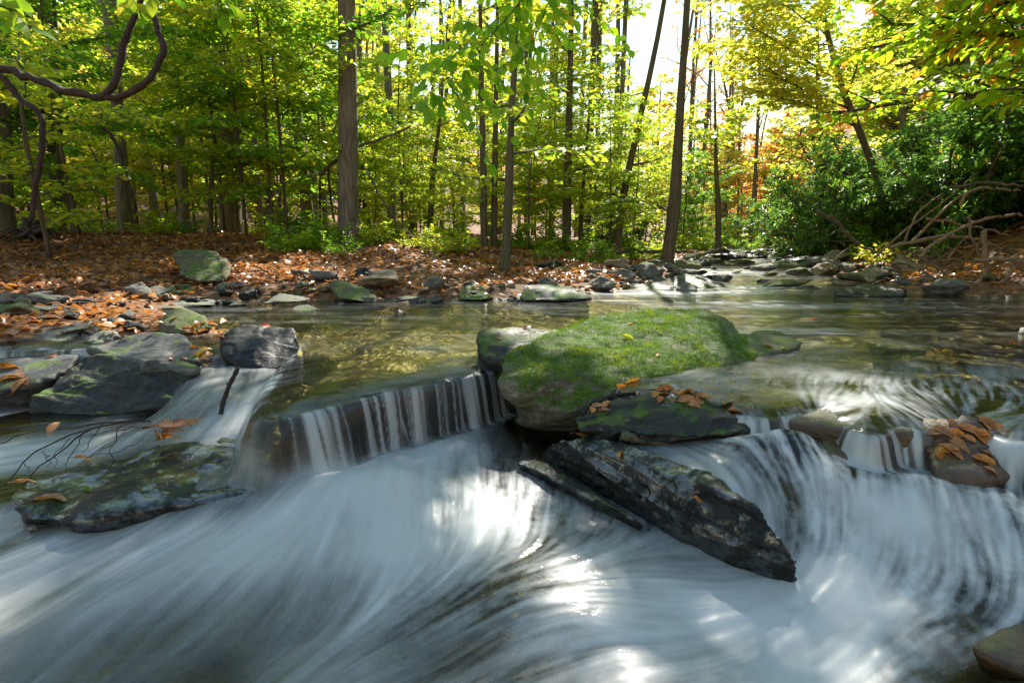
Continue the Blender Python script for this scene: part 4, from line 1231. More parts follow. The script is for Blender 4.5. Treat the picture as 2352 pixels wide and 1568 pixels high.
trunk_tree("slender tree with a swollen foot standing nearest the pool at centre", 1160, 606, 6.8, [(1168, 450), (1176, 250), (1190, 0)], 21, 13, M_BARKM, M_YGREEN, nb=18, R=2.2, size=.10, up=4.6, lo=.80, low=[(.35, 3.0, .15, 1.0), (.42, .3, .2, 1.0), (.5, 5.2, .2, .9), (.55, 2.2, .2, 1.1)])  # high crown spread out of view to shade the lower water
trunk_tree("reddish brown trunk right of the slender pool side tree", 1300, 578, 10.5, [(1304, 400), (1310, 150)], 20, 14, M_BARKD, M_YGREEN, nb=8, R=1.7, low=[(.3, 2.6, .2, 1.3), (.38, .4, .2, 1.2)])
trunk_tree("thin dark stem between the reddish trunk and the leaning trunk", 1332, 580, 11, [(1338, 450), (1350, 300)], 10, 7, M_BARKD, M_YGREEN, up=2.0, nb=8, R=1.3)
trunk_tree("trunk leaning right across the sky gap", 1416, 580, 10.5, [(1432, 450), (1466, 290), (1530, -20)], 18, 12, M_BARKD, M_YGREEN, nb=17, R=2.5, up=5.5, lo=.82, low=[(.3, 3.4, .2, 1.2), (.42, .3, .1, 1.1)])  # upper crown thickened above the view to shade the foreground
trunk_tree("flare footed dark trunk standing by the upper stream", 1532, 592, 9.0, [(1548, 480), (1562, 250), (1580, -20)], 27, 16, M_BARKD, M_YGREEN, nb=22, R=2.7, up=6.0, lo=.82, low=[(.30, 3.2, .2, 1.3)])  # dense unseen top, shaped to throw dappled shade on the foreground
trunk_tree("short dark stem right of the flare footed trunk", 1650, 575, 13, [(1650, 480), (1645, 380)], 14, 10, M_BARKD, M_YGREEN, nb=8, R=1.6, up=2.0)
# slim forest trunks, near alike, one behind another
rb = random.Random(5)
for k in range(34):
    xb = rb.uniform(840, 1430)
    Yd = rb.uniform(15, 34)
    lean = rb.gauss(0, .03)
    p = P(xb, 560, Yd)
    g = land1(p[0], p[1])
    hgt = rb.uniform(9, 15)
    path = [np.array([p[0], Yd, g - .1]), np.array([p[0] + lean * hgt * .5, Yd, g + hgt * .5]), np.array([p[0] + lean * hgt * 1.2, Yd + .3, g + hgt])]
    r = rb.uniform(.05, .12)
    make_tree("tree", "slim dark forest trunk with thin yellow green foliage behind the centre thicket", "tree", path, [r, r * .8, r * .3], RG, rand_branches(RG, 9, .35, 1, 1.8, (.2, .9)), M_YGREEN if rb.random() < .7 else M_YELLOW, rb.choice([M_BARK, M_BARKD]), .17,
              "slim trunks behind the centre thicket", sides=6, per=.55)
for k in range(15):
    xb = rb.uniform(-150, 780)
    Yd = rb.uniform(10.5, 22)
    p = P(xb, 560, Yd)
    g = land1(p[0], p[1])
    hgt = rb.uniform(9, 13)
    path = [np.array([p[0], Yd, g - .1]), np.array([p[0] + rb.gauss(0, .2), Yd, g + hgt * .5]), np.array([p[0] + rb.gauss(0, .4), Yd, g + hgt])]
    r = rb.uniform(.08, .17)
    make_tree("tree", "grey forest trunk standing among the saplings of the left wood", "tree", path, [r, r * .8, r * .3], RG, rand_branches(RG, 8, .45, 1, 2.0, (.2, .8)), M_YGREEN, M_BARK, .16, "grey trunks of the left wood", sides=7, per=.5)
for k in range(14):             # leafless tops in the sky gap
    xb = rb.uniform(1560, 1740)
    Yd = rb.uniform(20, 34)
    p = P(xb, 560, Yd)
    g = land1(p[0], p[1])
    hgt = rb.uniform(7, 13)
    r = rb.uniform(.04, .09)
    path = [np.array([p[0], Yd, g - .1]), np.array([p[0] + rb.gauss(0, .2), Yd, g + hgt * .5]), np.array([p[0] + rb.gauss(0, .4), Yd, g + hgt])]
    make_tree("tree", "thin nearly bare grey tree in the sky gap beyond the upper stream", "tree", path, [r, r * .7, r * .2], RG, rand_branches(RG, 12, .35, 1, 1.7, (.6, 1.2)), M_ORANGE, M_BARK, .12, "bare trees beyond the upper stream", sides=5, per=.22)

# understory: layered saplings, six shapes copied
def sapling_proto(seed, h, R, size, mat, nb, per=1.0, tint=(.45, .2), lo=.12):
    rg = np.random.default_rng(seed)
    path = [np.zeros(3), np.array([rg.normal(0, .12), rg.normal(0, .12), h * .5]), np.array([rg.normal(0, .3), rg.normal(0, .3), h])]
    return make_tree("sapling", "x", "tree", path, [.03, .022, .006], rg, rand_branches(rg, nb, lo, 1, R, (-.05, .45)), mat, M_BARKD, size, per=per, tint=tint, flare=False, sides=6)


SAPL = [sapling_proto(300 + k, h, R, sz, M_GREEN, nb, per) for k, (h, R, sz, nb, per) in enumerate([(4.2, 1.7, .10, 26, 1.1), (5.0, 2.0, .11, 28, 1.0), (3.2, 1.5, .095, 24, 1.1), (6.0, 2.2, .12, 30, 1.0)])]
used = set()


def place_sapling(k, x, y, rz, sc, mat, label, group):
    g = land1(x, y)
    if k not in used:
        used.add(k)
        r = SAPL[k]
        r.location = (x, y, g)
        r.rotation_euler = (0, 0, rz)
        r.scale = (sc, sc, sc)
        r["label"], r["group"] = label, group
        for ch in r.children:
            if ch.name.startswith("crown"):
                ch.material_slots[0].link = 'OBJECT'
                ch.material_slots[0].material = mat
        return r
    return copy_thing(SAPL[k], (x, y, g), rz, (sc, sc, sc), label, group, mat)


zones = [  # V range of x, distance range, count, materials, label, group, scale
    ((-250, 330), (5.6, 8.5), 5, [M_GREEN, M_YGREEN], "green layered sapling close on the left bank", "green saplings on the left bank", (.75, 1.05)),
    ((-250, 800), (8.5, 14), 16, [M_GREEN, M_YGREEN, M_YGREEN], "green layered sapling in the left wood", "saplings in the left wood", (.8, 1.15)),
    ((-250, 860), (14, 24), 30, [M_YGREEN, M_YGREEN, M_YELLOW, M_YELLOW, M_GREEN], "yellow green sapling deep in the left wood", "saplings deep in the left wood", (1.0, 1.5)),
    ((860, 1500), (8.6, 13), 12, [M_YGREEN], "yellow green sapling in the centre thicket", "saplings in the centre thicket", (.45, .8)),
    ((860, 1520), (13, 26), 28, [M_YGREEN, M_YGREEN, M_YELLOW], "pale yellow green sapling behind the centre thicket", "saplings behind the centre thicket", (.6, 1.0)),
    ((1560, 1690), (11, 20), 4, [M_YGREEN, M_GREEN], "green sapling by the upper stream", "saplings by the upper stream", (.5, .75))]
for (xa, xb), (ya, yb), cnt, mats, lab, grp, (sa, sb) in zones:
    for k in range(cnt):
        for _ in range(30):
            Yd = rb.uniform(ya, yb)
            p = P(rb.uniform(xa, xb), 560, Yd)
            if shore_d(np.array([p[0]]), np.array([p[1]]))[0] > .9:
                break
        place_sapling(rb.randrange(4), p[0], p[1], rb.uniform(0, 6.28), rb.uniform(sa, sb), rb.choice(mats), lab, grp)

# far hillside trees, three shapes copied
def far_proto(seed, h, R, n):
    rg = np.random.default_rng(seed)
    path = [np.zeros(3), np.array([rg.normal(0, .2), 0, h * .5]), np.array([rg.normal(0, .5), 0, h])]
    return make_tree("tree", "x", "tree", path, [.16, .11, .03], rg, rand_branches(rg, n, .25, 1, R, (.1, .7)), M_YELLOW, M_BARK, .30, per=.9, flare=False, sides=6)


FP = [far_proto(400, 9, 3.0, 26), far_proto(401, 11, 3.2, 28), far_proto(402, 8, 2.8, 24)]
fused = set()


def place_far(k, x, y, rz, sc, mat, label, group):
    g = land1(x, y)
    if k not in fused:
        fused.add(k)
        r = FP[k]
        r.location, r.rotation_euler, r.scale = (x, y, g - .2), (0, 0, rz), (sc, sc, sc)
        r["label"], r["group"] = label, group
        for ch in r.children:
            if ch.name.startswith("crown"):
                ch.material_slots[0].link = 'OBJECT'
                ch.material_slots[0].material = mat
        return
    copy_thing(FP[k], (x, y, g - .2), rz, (sc, sc, sc), label, group, mat)


for k in range(75):             # right hillside, autumn
    Yd = rb.uniform(15, 48)
    xc = np.interp(Yd, STREAM_C[:, 0], STREAM_C[:, 1])
    x = xc + 3.0 + 24 * rb.random() ** 1.5 + .05 * Yd
    place_far(rb.randrange(3), x, Yd, rb.uniform(0, 6), rb.uniform(.6, .95), rb.choice([M_YELLOW, M_YELLOW, M_ORANGE, M_YGREEN]), "golden autumn tree on the right hillside", "autumn trees on the right hillside")
for k in range(50):             # left and far wood
    Yd = rb.uniform(24, 60)
    p = P(rb.uniform(-350, 900), 560, Yd)
    place_far(rb.randrange(3), p[0], Yd, rb.uniform(0, 6), rb.uniform(.7, 1.2), rb.choice([M_YGREEN, M_YELLOW, M_YELLOW, M_GREEN]), "yellow green tree far back in the left wood", "far trees of the left wood")
for k in range(60):
    Yd = rb.uniform(22, 70)
    p = P(rb.uniform(900, 1900) if k % 2 else rb.uniform(1620, 1900), 560, Yd)
    place_far(rb.randrange(3), p[0], Yd, rb.uniform(0, 6), rb.uniform(.4, .7), rb.choice([M_YELLOW, M_ORANGE, M_ORANGE, M_YGREEN]), "low hazy autumn tree at the far end of the valley", "far trees at the valley end")

# the airy golden tree leaning over the stream on the right
rgx = np.random.default_rng(9)
def pv(x, y, Y):
    return P(x, y, Y)
path = ground_path(2075, 560, 9.0, [(1985, 330), (1935, 200), (1890, 30)])
lows = [(.36, 2.9, .25, 2.2), (.44, 3.3, .2, 2.4), (.5, 2.6, .25, 2.2), (.56, 3.5, .2, 2.6), (.62, 3.0, .3, 2.4), (.68, 2.4, .3, 2.0), (.5, 4.4, .2, 1.8), (.6, 4.8, .2, 1.8), (.7, 3.8, .3, 2.2), (.76, 2.9, .3, 2.2), (.82, 3.4, .4, 2.0), (.85, .4, .3, 1.8), (.55, .6, .3, 1.8), (.66, .1, .3, 1.8)]
lows = [(h, a, r, L * .82) for h, a, r, L in lows]
make_tree("tree", "airy golden yellow tree leaning over the stream on the right", "tree", extend(path, 1.6), [.05, .042, .032, .016], rgx, lows, M_YELLOW, M_BARKD, .11, per=1.5, tint=(.35, .2))
path = ground_path(1880, 560, 12.5, [(1890, 420), (1880, 250)])
make_tree("tree", "smaller golden tree behind the airy one on the right bank", "tree", extend(path, 2.0), [.07, .05, .02], rgx, rand_branches(rgx, 22, .25, 1, 2.2, (.0, .5)), M_YELLOW, M_BARKD, .11, per=1.0, tint=(.4, .2))
# bright green boughs reaching in from the right
path = [np.array([5.4, 5.2, land1(5.4, 5.2) - .1]), np.array([5.2, 5.0, 2.2]), np.array([4.9, 4.9, 3.6]), np.array([4.7, 4.8, 4.8])]
lows = [(h, 3.14 + rgx.normal(0, .55), rgx.uniform(-.25, .25), rgx.uniform(1.3, 2.3)) for h in np.linspace(.30, .92, 22)]
make_tree("tree", "bright green broad leaved tree reaching in from the right edge", "tree", path, [.10, .08, .05, .02], rgx, lows, M_BRIGHT, M_BARKD, .105, fine=True, per=.85, droop=.5, tint=(.66, .18), flat=.45)
path = [np.array([7.6, 7.5, land1(7.6, 7.5) - .1]), np.array([6.9, 7.3, 3.0]), np.array([5.8, 7.0, 4.3]), np.array([4.4, 6.8, 4.9])]
lows = [(h, 3.14 + rgx.normal(0, .9), rgx.uniform(-.3, .3), rgx.uniform(1.2, 2.4)) for h in np.linspace(.4, 1, 20)]
make_tree("tree", "tree with a thick dark limb arching left at the upper right", "tree", path, [.13, .10, .07, .03], rgx, lows, M_BRIGHT, M_BARKD, .11, fine=True, per=.85, droop=.4, tint=(.55, .2), flat=.4)

path = [np.array([4.9, 3.9, land1(4.9, 3.9) - .1]), np.array([4.7, 3.9, 1.6]), np.array([4.5, 3.9, 2.8]), np.array([4.2, 4.0, 3.8])]
lows = [(h, 2.9 + rgx.normal(0, .6), rgx.uniform(-.1, .35), rgx.uniform(1.0, 2.0)) for h in np.linspace(.42, .98, 16)]
make_tree("tree", "lime green leafy tree with drooping sprays nearest on the right", "tree", path, [.06, .05, .03, .015], rgx, lows, M_BRIGHT, M_BARKD, .095, fine=True, per=.8, droop=.5, tint=(.75, .18), flat=.5)
# rhododendron thicket, three shapes copied
def rhodo(seed):
    rg = np.random.default_rng(seed)
    root = empty("rhododendron")
    tag(root, "x", "shrub")
    tb, lf = MB(), MB()
    for s_ in range(11):
        az = s_ * .57 + rg.normal(0, .2)
        rise = rg.uniform(.4, 1.25)
        L = rg.uniform(1.2, 2.1)
        pts = [np.array([rg.normal(0, .1), rg.normal(0, .1), -.05])]
        d = np.array([math.cos(az) * math.cos(rise), math.sin(az) * math.cos(rise), math.sin(rise)])
        for i in range(6):
            d = unit(d + rg.normal(0, .18, 3))
            pts.append(pts[-1] + d * L / 6)
        pts = np.array(pts)
        tube(tb, pts, [.028, .010], 5)
        for k in range(16):
            u = .25 + .75 * k / 16
            i = min(int(u * 6), 5)
            p0 = pts[i] + (pts[i + 1] - pts[i]) * (u * 6 - i)
            td = unit(d * .4 + rg.normal(0, .7, 3) + [0, 0, .25])
            tl = rg.uniform(.15, .5)
            tube(tb, [p0, p0 + td * tl], [.007, .003], 3)
            for w_ in range(3):
                c = p0 + td * tl * (1 - .3 * w_)
                m_ = 8
                a = rg.random() * 6 + np.arange(m_) * 2 * PI / m_
                s1 = unit(np.cross(td, [.3, .2, 1]))
                s2 = np.cross(s1, td)
                dd = np.outer(np.cos(a), s1) + np.outer(np.sin(a), s2) + td * .3 + np.array([0, 0, -.25]) + rg.normal(0, .15, (m_, 3))
                leaves(lf, np.repeat(c[None], m_, 0), dd, np.tile([0, 0, 1.0], (m_, 1)) + rg.normal(0, .25, (m_, 3)), rg.uniform(.09, .14, m_), .034, np.clip(rg.normal(.45, .22, m_), 0, 1), fine=False, curl=.2)
    obj("stem", tb.mesh("stem", True), M_BARKD, root)
    obj("foliage", lf.mesh("foliage"), M_RHODO, root)
    return root


RH = [rhodo(500 + k) for k in range(3)]
spots = []
for k in range(34):
    Yd = rb.uniform(6.0, 15)
    xs = np.interp(Yd, [4.5, 5.3, 6.2, 7.6, 10.5, 13.5, 16.5], [4.1, 3.5, 3.7, 4.2, 5.1, 6.2, 7.4])
    spots.append((xs + rb.uniform(1.2 if Yd > 8 else 1.9, 4.8), Yd, rb.uniform(.75, 1.25)))
spots += [(6.6, 5.3, .8), (6.5, 6.2, 1.1), (6.0, 7.4, .9), (6.2, 9.5, 1.0), (6.2, 11.8, 1.0), (7.5, 14.5, 1.1), (8.4, 17, 1.1), (3.2, 15.5, .8), (2.2, 13.5, .6)]
for i, (x, y, sc) in enumerate(spots):
    lab = "evergreen rhododendron in the thicket on the right bank"
    loc = (x, y, land1(x, y))
    if i < 3:
        r = RH[i]
        r.location, r.rotation_euler, r.scale = loc, (0, 0, rb.uniform(0, 6)), (sc, sc, sc)
        r["label"], r["group"] = lab, "rhododendrons on the right bank"
    else:
        copy_thing(RH[i % 3], loc, rb.uniform(0, 6), (sc, sc, sc), lab, "rhododendrons on the right bank", M_RHODO2 if i % 5 == 4 else None)

# low plants of the forest floor
def herb(seed):
    rg = np.random.default_rng(seed)
    root = empty("low_plant")
    tag(root, "x", "plant")
    tb, lf = MB(), MB()
    for s_ in range(9):
        az, rise = rg.uniform(0, 6.28), rg.uniform(.3, 1.3)
        spray(tb, lf, rg.normal(0, .12, 3) * [1, 1, 0], (math.cos(az) * math.cos(rise), math.sin(az) * math.cos(rise), math.sin(rise)), rg.uniform(.25, .6), rg, .07, 1.6, .004, False, True, .2)
    obj("stem", tb.mesh("stem"), M_BARKD, root)
    obj("foliage", lf.mesh("foliage"), M_YGREEN, root)
    return root


HP = [herb(600 + k) for k in range(3)]
hn = 0
for (xa, xb, ya, yb, cnt, mats, lab) in [(-100, 800, 8.5, 15, 34, [M_GREEN, M_YGREEN], "low green plant on the floor of the left wood"), (620, 1080, 7.2, 11, 22, [M_GREEN, M_YGREEN, M_YGREEN], "low leafy plant on the bank around the big bare trunk"),
                                         (1150, 1640, 8.0, 13, 20, [M_YGREEN, M_GREEN], "low bright plant on the bank by the centre trunks"), (1700, 2350, 7.0, 12, 9, [M_BRIGHT, M_YELLOW], "low plant at the foot of the right thicket"),
                                         (1560, 1800, 15, 24, 22, [M_YGREEN, M_GREEN, M_YELLOW], "low bush closing the far end of the stream")]:
    for k in range(cnt):
        for _ in range(20):
            p = P(rb.uniform(xa, xb), 560, rb.uniform(ya, yb))
            if shore_d(np.array([p[0]]), np.array([p[1]]))[0] > .6:
                break
        loc, sc, rz = (p[0], p[1], land1(p[0], p[1])), rb.uniform(.45, 1.05) * (1 if ya < 15 else 2.2), rb.uniform(0, 6)
        mt = rb.choice(mats)
        if hn < 3:
            r = HP[hn]
            r.location, r.rotation_euler, r.scale = loc, (0, 0, rz), (sc, sc, sc)
            r["label"], r["group"] = lab, lab.replace("low", "plants:", 1)
        else:
            copy_thing(HP[hn % 3], loc, rz, (sc, sc, sc), lab, lab.replace("low", "plants:", 1), mt)
        hn += 1

# boughs hanging into the top of the picture, close to the camera
def bough(label, seen, Ys, size, rg, mat=M_BRIGHT, r0=.006, twigs=(), dens=1.0, hang=.9):
    pts = np.array([P(x, y, Y) for (x, y), Y in zip(seen, Ys)])
    base = pts[0]
    root = empty("overhanging_bough", base)
    tag(root, label, "branch")
    tb, lf = MB(), MB()
    sp = smooth_path(pts, 12)
    tube(tb, sp, [r0, r0 * .4], 6)
    for (u, dx, dz, dy, L) in twigs:
        i = int(u * 11)
        p0 = sp[i]
        q = [p0, p0 + np.array([dx, dy, dz]) * L * .5 + [0, 0, .02 * L], p0 + np.array([dx, dy, dz]) * L + [0, 0, -.10 * L]]
        q = smooth_path(q, 8)
        tube(tb, q, [r0 * .45, r0 * .2], 4)
        nl = max(3, int(L / (size * .42) * dens))
        lp, ld, lu = [], [], []
        for j in range(nl):
            v = (j + .6) / nl
            k = min(int(v * 7), 6)
            c = q[k] + (q[k + 1] - q[k]) * (v * 7 - k)
            td = unit(q[k + 1] - q[k])
            sd_l = unit(np.cross(td, [0, 0, 1])) * (1 if j % 2 else -1)
            lp.append(c)
            ld.append(unit(td * .7 + sd_l * .6 + np.array([0, 0, -hang * rg.random()]) + rg.normal(0, .2, 3)))
            lu.append(np.array([0, -.5, .5]) + rg.normal(0, .8, 3))
        leaves(lf, lp, ld, lu, size * rg.uniform(.65, 1.15, nl), size * .62 * rg.uniform(.8, 1.15, nl), np.clip(rg.normal(.6, .16, nl), 0, 1), fine=True, curl=.10)
    obj("twig", tb.mesh("twig", True, base), M_TWIG, root)
    obj("leaves", lf.mesh("leaves", False, base), mat, root)
    return root


rgb = np.random.default_rng(21)
tw = [(u, rgb.uniform(-1, 1), rgb.uniform(-.75, .35), rgb.uniform(-.5, .5), rgb.uniform(.14, .45)) for u in np.linspace(.1, 1, 30)]
bough("bright leafy bough hanging down in front of the centre trees", [(1290, -140), (1200, 0), (1080, 130), (960, 240)], [2.2, 2.15, 2.1, 2.1], .047, rgb, mat=M_BRIGHT, dens=.75, r0=.0022, twigs=tw)
tw = [(u, rgb.uniform(-1, 1), rgb.uniform(-.75, .35), rgb.uniform(-.5, .5), rgb.uniform(.12, .35)) for u in np.linspace(.2, 1, 18)]
bough("leafy spray hanging right of the centre bough", [(1330, -140), (1270, -20), (1240, 60), (1210, 130)], [2.3, 2.25, 2.2, 2.2], .045, rgb, mat=M_BRIGHT, dens=.75, r0=.0022, twigs=tw)
tw = [(u, rgb.uniform(-.9, .9), rgb.uniform(-.5, .2), rgb.uniform(-.3, .3), rgb.uniform(.1, .2)) for u in np.linspace(.3, 1, 4)]
bough("few large lit leaves at the top left corner", [(-60, -30), (-10, 10), (40, 45)], [1.9, 1.9, 1.9], .07, rgb, mat=M_GREEN, twigs=tw, r0=.003)
tw = [(u, rgb.uniform(-.9, .9), rgb.uniform(-.6, .1), rgb.uniform(-.3, .3), rgb.uniform(.1, .25)) for u in np.linspace(.3, 1, 6)]
bough("leafy spray dipping in at the top left of the big bare trunk", [(560, -100), (530, -30), (490, 20)], [2.4, 2.4, 2.4], .055, rgb, mat=M_GREEN, twigs=tw, r0=.003)
tw = [(u, rgb.uniform(-.9, .9), rgb.uniform(-.6, .1), rgb.uniform(-.3, .3), rgb.uniform(.1, .22)) for u in np.linspace(.3, 1, 4)]
bough("single lit spray beside the thick vine at the top left", [(330, -90), (315, -40), (305, 0)], [2.3, 2.3, 2.3], .06, rgb, mat=M_GREEN, twigs=tw, r0=.003)

# ------------------------------------------------------------------ vines, logs, driftwood
def limb(name, label, cat, seen, Y, w, mat, group=None, forks=(), rough=.18, wend=.6):
    base = P(*seen[0], Y if not isinstance(Y, (list, tuple)) else Y[0])
    Ys = Y if isinstance(Y, (list, tuple)) else [Y] * len(seen)
    mb = MB()
    pts = smooth_path([P(a, b, y) for (a, b), y in zip(seen, Ys)], max(20, 9 * len(seen)))
    pts = pts + (vnoise(pts * 6, len(seen)) + .6 * vnoise(pts * 17, 3))[:, None] * np.array([.012, .0, .014]) * np.mean(Ys) * .25
    r = w / FPX * np.mean(Ys) / 2
    tube(mb, pts, [r, r * wend], 9, rough=rough * 1.7, seed=int(seen[0][0]) % 97)
    for fk, fw, fY in forks:
        q = smooth_path([P(a, b, fY) for a, b in fk], max(8, 5 * len(fk)))
        tube(mb, q, [fw / FPX * fY / 2, fw / FPX * fY / 2 * .6], 7, rough=rough, seed=int(fk[0][0]) % 89)
    o = obj(name, mb.mesh(name, True, base), mat, loc=base)
    tag(o, label, cat, group)
    return o


limb("hanging_vine", "thick dark forked vine looping across the upper left", "vine", [(-40, 150), (20, 160), (75, 178), (135, 205), (200, 218), (245, 222), (295, 212), (335, 190), (362, 150), (376, 108), (362, 70), (350, 30), (345, -20)], 4.6, 17, M_VINE,
     forks=[([(236, 222), (262, 195), (275, 150), (285, 100), (300, 60), (318, 20), (330, -30)], 17, 4.6)], wend=.65)
limb("hanging_vine", "second vine bending down to the ground left of the forked vine", "vine", [(-10, 165), (15, 185), (50, 225), (90, 268), (98, 310), (90, 380), (78, 440), (74, 500)], 5.2, 13, M_VINE, wend=.8)
limb("hanging_vine", "thin wavy vine hanging in the left wood", "vine", [(240, 290), (270, 340), (290, 400), (305, 440), (312, 490)], 7.5, 8, M_VINE)
limb("dead_branch", "dead branch slanting through the big bare trunk", "branch", [(735, 400), (770, 370), (800, 350), (850, 328), (900, 308), (945, 288)], 8.8, 9, M_BARKD, wend=.4)
limb("fallen_log", "dark fallen log lying along the back of the left leaf carpet", "log", [(290, 545), (350, 540), (420, 537), (500, 535)], 10.0, 15, M_BARKD)
limb("fallen_log", "mossy log lying across the foot of the centre right trunks", "log", [(1365, 580), (1420, 576), (1500, 575), (1575, 578)], 9.6, 10, M_BARKM)
limb("fallen_log", "brown log on the bank at the upper stream", "log", [(1600, 592), (1640, 580), (1665, 570)], 11, 14, M_BARKD)
limb("fallen_branch", "bare branch lying across leaves left of the wedge shaped boulder", "branch", [(580, 620), (630, 632), (690, 637), (760, 634)], [6.7, 6.6, 6.6, 6.5], 5, M_BARKD)
limb("fallen_branch", "thin slanting branch at the right of the big bare trunk", "branch", [(840, 390), (890, 480), (960, 560), (990, 600)], 7.6, 4, M_BARKD)
# the upturned root on the left
mb = MB()
rgr = np.random.default_rng(31)
c0 = P(75, 530, 6.9)
for k in range(26):
    a = rgr.uniform(0, 6.28)
    p = [c0 + rgr.normal(0, .06, 3)]
    d = unit(np.array([math.cos(a), rgr.normal(0, .3), math.sin(a) * .6 - .1]))
    for i in range(4):
        d = unit(d + rgr.normal(0, .35, 3))
        p.append(p[-1] + d * rgr.uniform(.05, .12))
    tube(mb, smooth_path(p, 9), [.03 * rgr.uniform(.5, 1.4), .005], 6)
tag(obj("root_mass", mb.mesh("root_mass", True, c0), M_VINE, loc=c0), "tangled upturned root beside the left edge trunk", "roots")
# driftwood on the right bank
drift = [([(2045, 565), (2110, 552), (2180, 545), (2260, 555), (2300, 575)], 5.9, 9, "long pale branch arching over the driftwood pile"),
         ([(2110, 600), (2130, 570), (2170, 545), (2240, 510), (2300, 495), (2370, 492)], 5.7, 9, "smooth branch rising to the right out of the driftwood"),
         ([(2260, 530), (2262, 570), (2268, 610), (2245, 650), (2220, 685)], 5.0, 12, "thick white crooked root reaching down to the right waterline"),
         ([(2238, 596), (2300, 598), (2400, 602)], 4.9, 10, "straight sawn looking pole at the right edge"),
         ([(2110, 590), (2150, 615), (2180, 640), (2205, 655)], 5.6, 7, "orange brown stick slanting down from the driftwood"),
         ([(2330, 612), (2310, 640), (2280, 660)], 4.9, 10, "short curved root right of the thick white one"),
         ([(2090, 560), (2150, 500), (2200, 455), (2240, 440)], 6.6, 7, "thin branch slanting up through the rhododendrons"),
         ([(2080, 555), (2100, 500), (2130, 470), (2170, 440)], 6.8, 5, "short steep stick in the rhododendrons"),
         ([(2220, 500), (2235, 540), (2255, 590)], 5.5, 6, "bent twig in front of the pale arch"),
         ([(2130, 500), (2230, 520), (2320, 540)], 6.0, 6, "horizontal stick behind the pale arch"),
         ([(2190, 430), (2270, 420), (2360, 428)], 5.6, 7, "dark level branch under the right boughs"),
         ([(2210, 470), (2225, 440), (2270, 432), (2340, 440)], 5.4, 8, "hooked pale branch at the right"),
         ([(1880, 480), (1950, 540), (2010, 585), (2035, 605)], 7.2, 9, "dark stem slanting down from the thicket to the shore"),
         ([(1900, 620), (1925, 590), (1950, 570)], 7.0, 6, "short stick leaning on the leaves at the right shore"),
         ([(2010, 590), (2090, 520), (2160, 470), (2240, 400)], 6.9, 5, "long thin stick crossing the thicket")]
for seen, Y, w, lab in drift:
    limb("driftwood_branch", lab, "branch", seen, Y, w, M_STICK if 'dark' not in lab else M_BARKD, "driftwood on the right bank")
rd = random.Random(8)
for k in range(40):
    a, b = rd.uniform(2040, 2380), rd.uniform(555, 655)
    ang, L = rd.uniform(-.9, .9), rd.uniform(25, 80)
    limb("driftwood_twig", "thin twig in the brush pile on the right bank", "twig", [(a, b), (a + L * .5 * math.cos(ang) + rd.gauss(0, 6), b - L * .5 * math.sin(ang) + rd.gauss(0, 6)), (a + L * math.cos(ang), b - L * math.sin(ang))], rd.uniform(5.0, 6.0), rd.uniform(2, 4.5), rd.choice([M_STICK, M_STICK, M_BARKD]), "twigs of the brush pile")
for k in range(26):
    a, b = rd.uniform(20, 1080), rd.uniform(560, 660)
    p = W(a, b, .1)
    ang = rd.uniform(0, 6.28)
    for _ in range(8):
        p = W(a, b, min(.44, land1(p[0], p[1])))
    if p[1] > 11:
        continue
    L = rd.uniform(.2, .6)
    q = np.array([p[0], p[1], land1(p[0], p[1]) + .03])
    e = q + np.array([math.cos(ang) * L, math.sin(ang) * L, 0])
    e[2] = land1(e[0], e[1]) + .04
    mb = MB()
    tube(mb, smooth_path([q, (q + e) / 2 + [0.02, .03, .03], e], 7), [.012, .005], 5)
    tag(obj("fallen_twig", mb.mesh("fallen_twig", True, q), rd.choice([M_BARKD, M_BARK]), loc=q), "short twig lying on the leaf carpet of the left bank", "twig", "twigs on the left bank")
limb("stick", "wet black stick standing in the water left of the waterfall", "stick", [(546, 846), (536, 866), (522, 895), (512, 925), (508, 950)], [1.98, 1.97, 1.96, 1.95, 1.94], 11, M_VINE, forks=[([(527, 885), (520, 880)], 7, 1.965)], wend=.9)
limb("log", "short mossy stick of wood wedged above the wet slanting slab", "log", [(1425, 1000), (1470, 1010), (1530, 1018), (1570, 1030)], 1.62, 26, M_BARKM, wend=.5)
limb("stick", "dark twig poking in at the right edge above the foam", "stick", [(2272, 1155), (2310, 1172), (2360, 1192), (2420, 1205)], 1.35, 9, M_TWIG)
limb("stick", "second dark twig at the right edge close below the first", "stick", [(2320, 1165), (2350, 1180), (2420, 1190)], 1.36, 7, M_TWIG)
# branched twig over the lower left slab
mb = MB()
YT = 1.62
tw_lines = [([(330, 962), (285, 970), (210, 985), (140, 1010), (80, 1040), (40, 1080), (10, 1115)], 4.5), ([(345, 966), (250, 968), (180, 978), (100, 990), (30, 1005), (-20, 1020)], 4), ([(340, 980), (290, 985), (230, 990)], 3), ([(210, 985), (150, 1025), (90, 1075), (45, 1130)], 4),
            ([(280, 972), (262, 1000), (255, 1030), (258, 1060), (252, 1085)], 3), ([(255, 1020), (225, 1035)], 2), ([(230, 980), (205, 1010), (195, 1040)], 3), ([(160, 1005), (130, 1040), (125, 1070)], 2.5), ([(100, 1035), (112, 1065)], 2.5), ([(60, 1060), (68, 1085)], 2), ([(290, 990), (262, 1010)], 2), ([(330, 1005), (280, 1035), (200, 1050)], 2.5), ([(190, 1000), (160, 1050), (150, 1080)], 2.5)]
b0 = P(330, 962, YT)
for sl, w in tw_lines:
    q = smooth_path([P(a, b, YT - .0006 * (b - 962)) for a, b in sl], 10)
    q = q + np.random.default_rng(len(sl) + sl[0][0]).normal(0, .0035, q.shape)
    tube(mb, q, [w / FPX * YT * .5, w / FPX * YT * .3], 4)
tag(obj("twig", mb.mesh("twig", True, b0), M_TWIG, loc=b0), "bare many branched twig lying over the lower left slab", "twig")

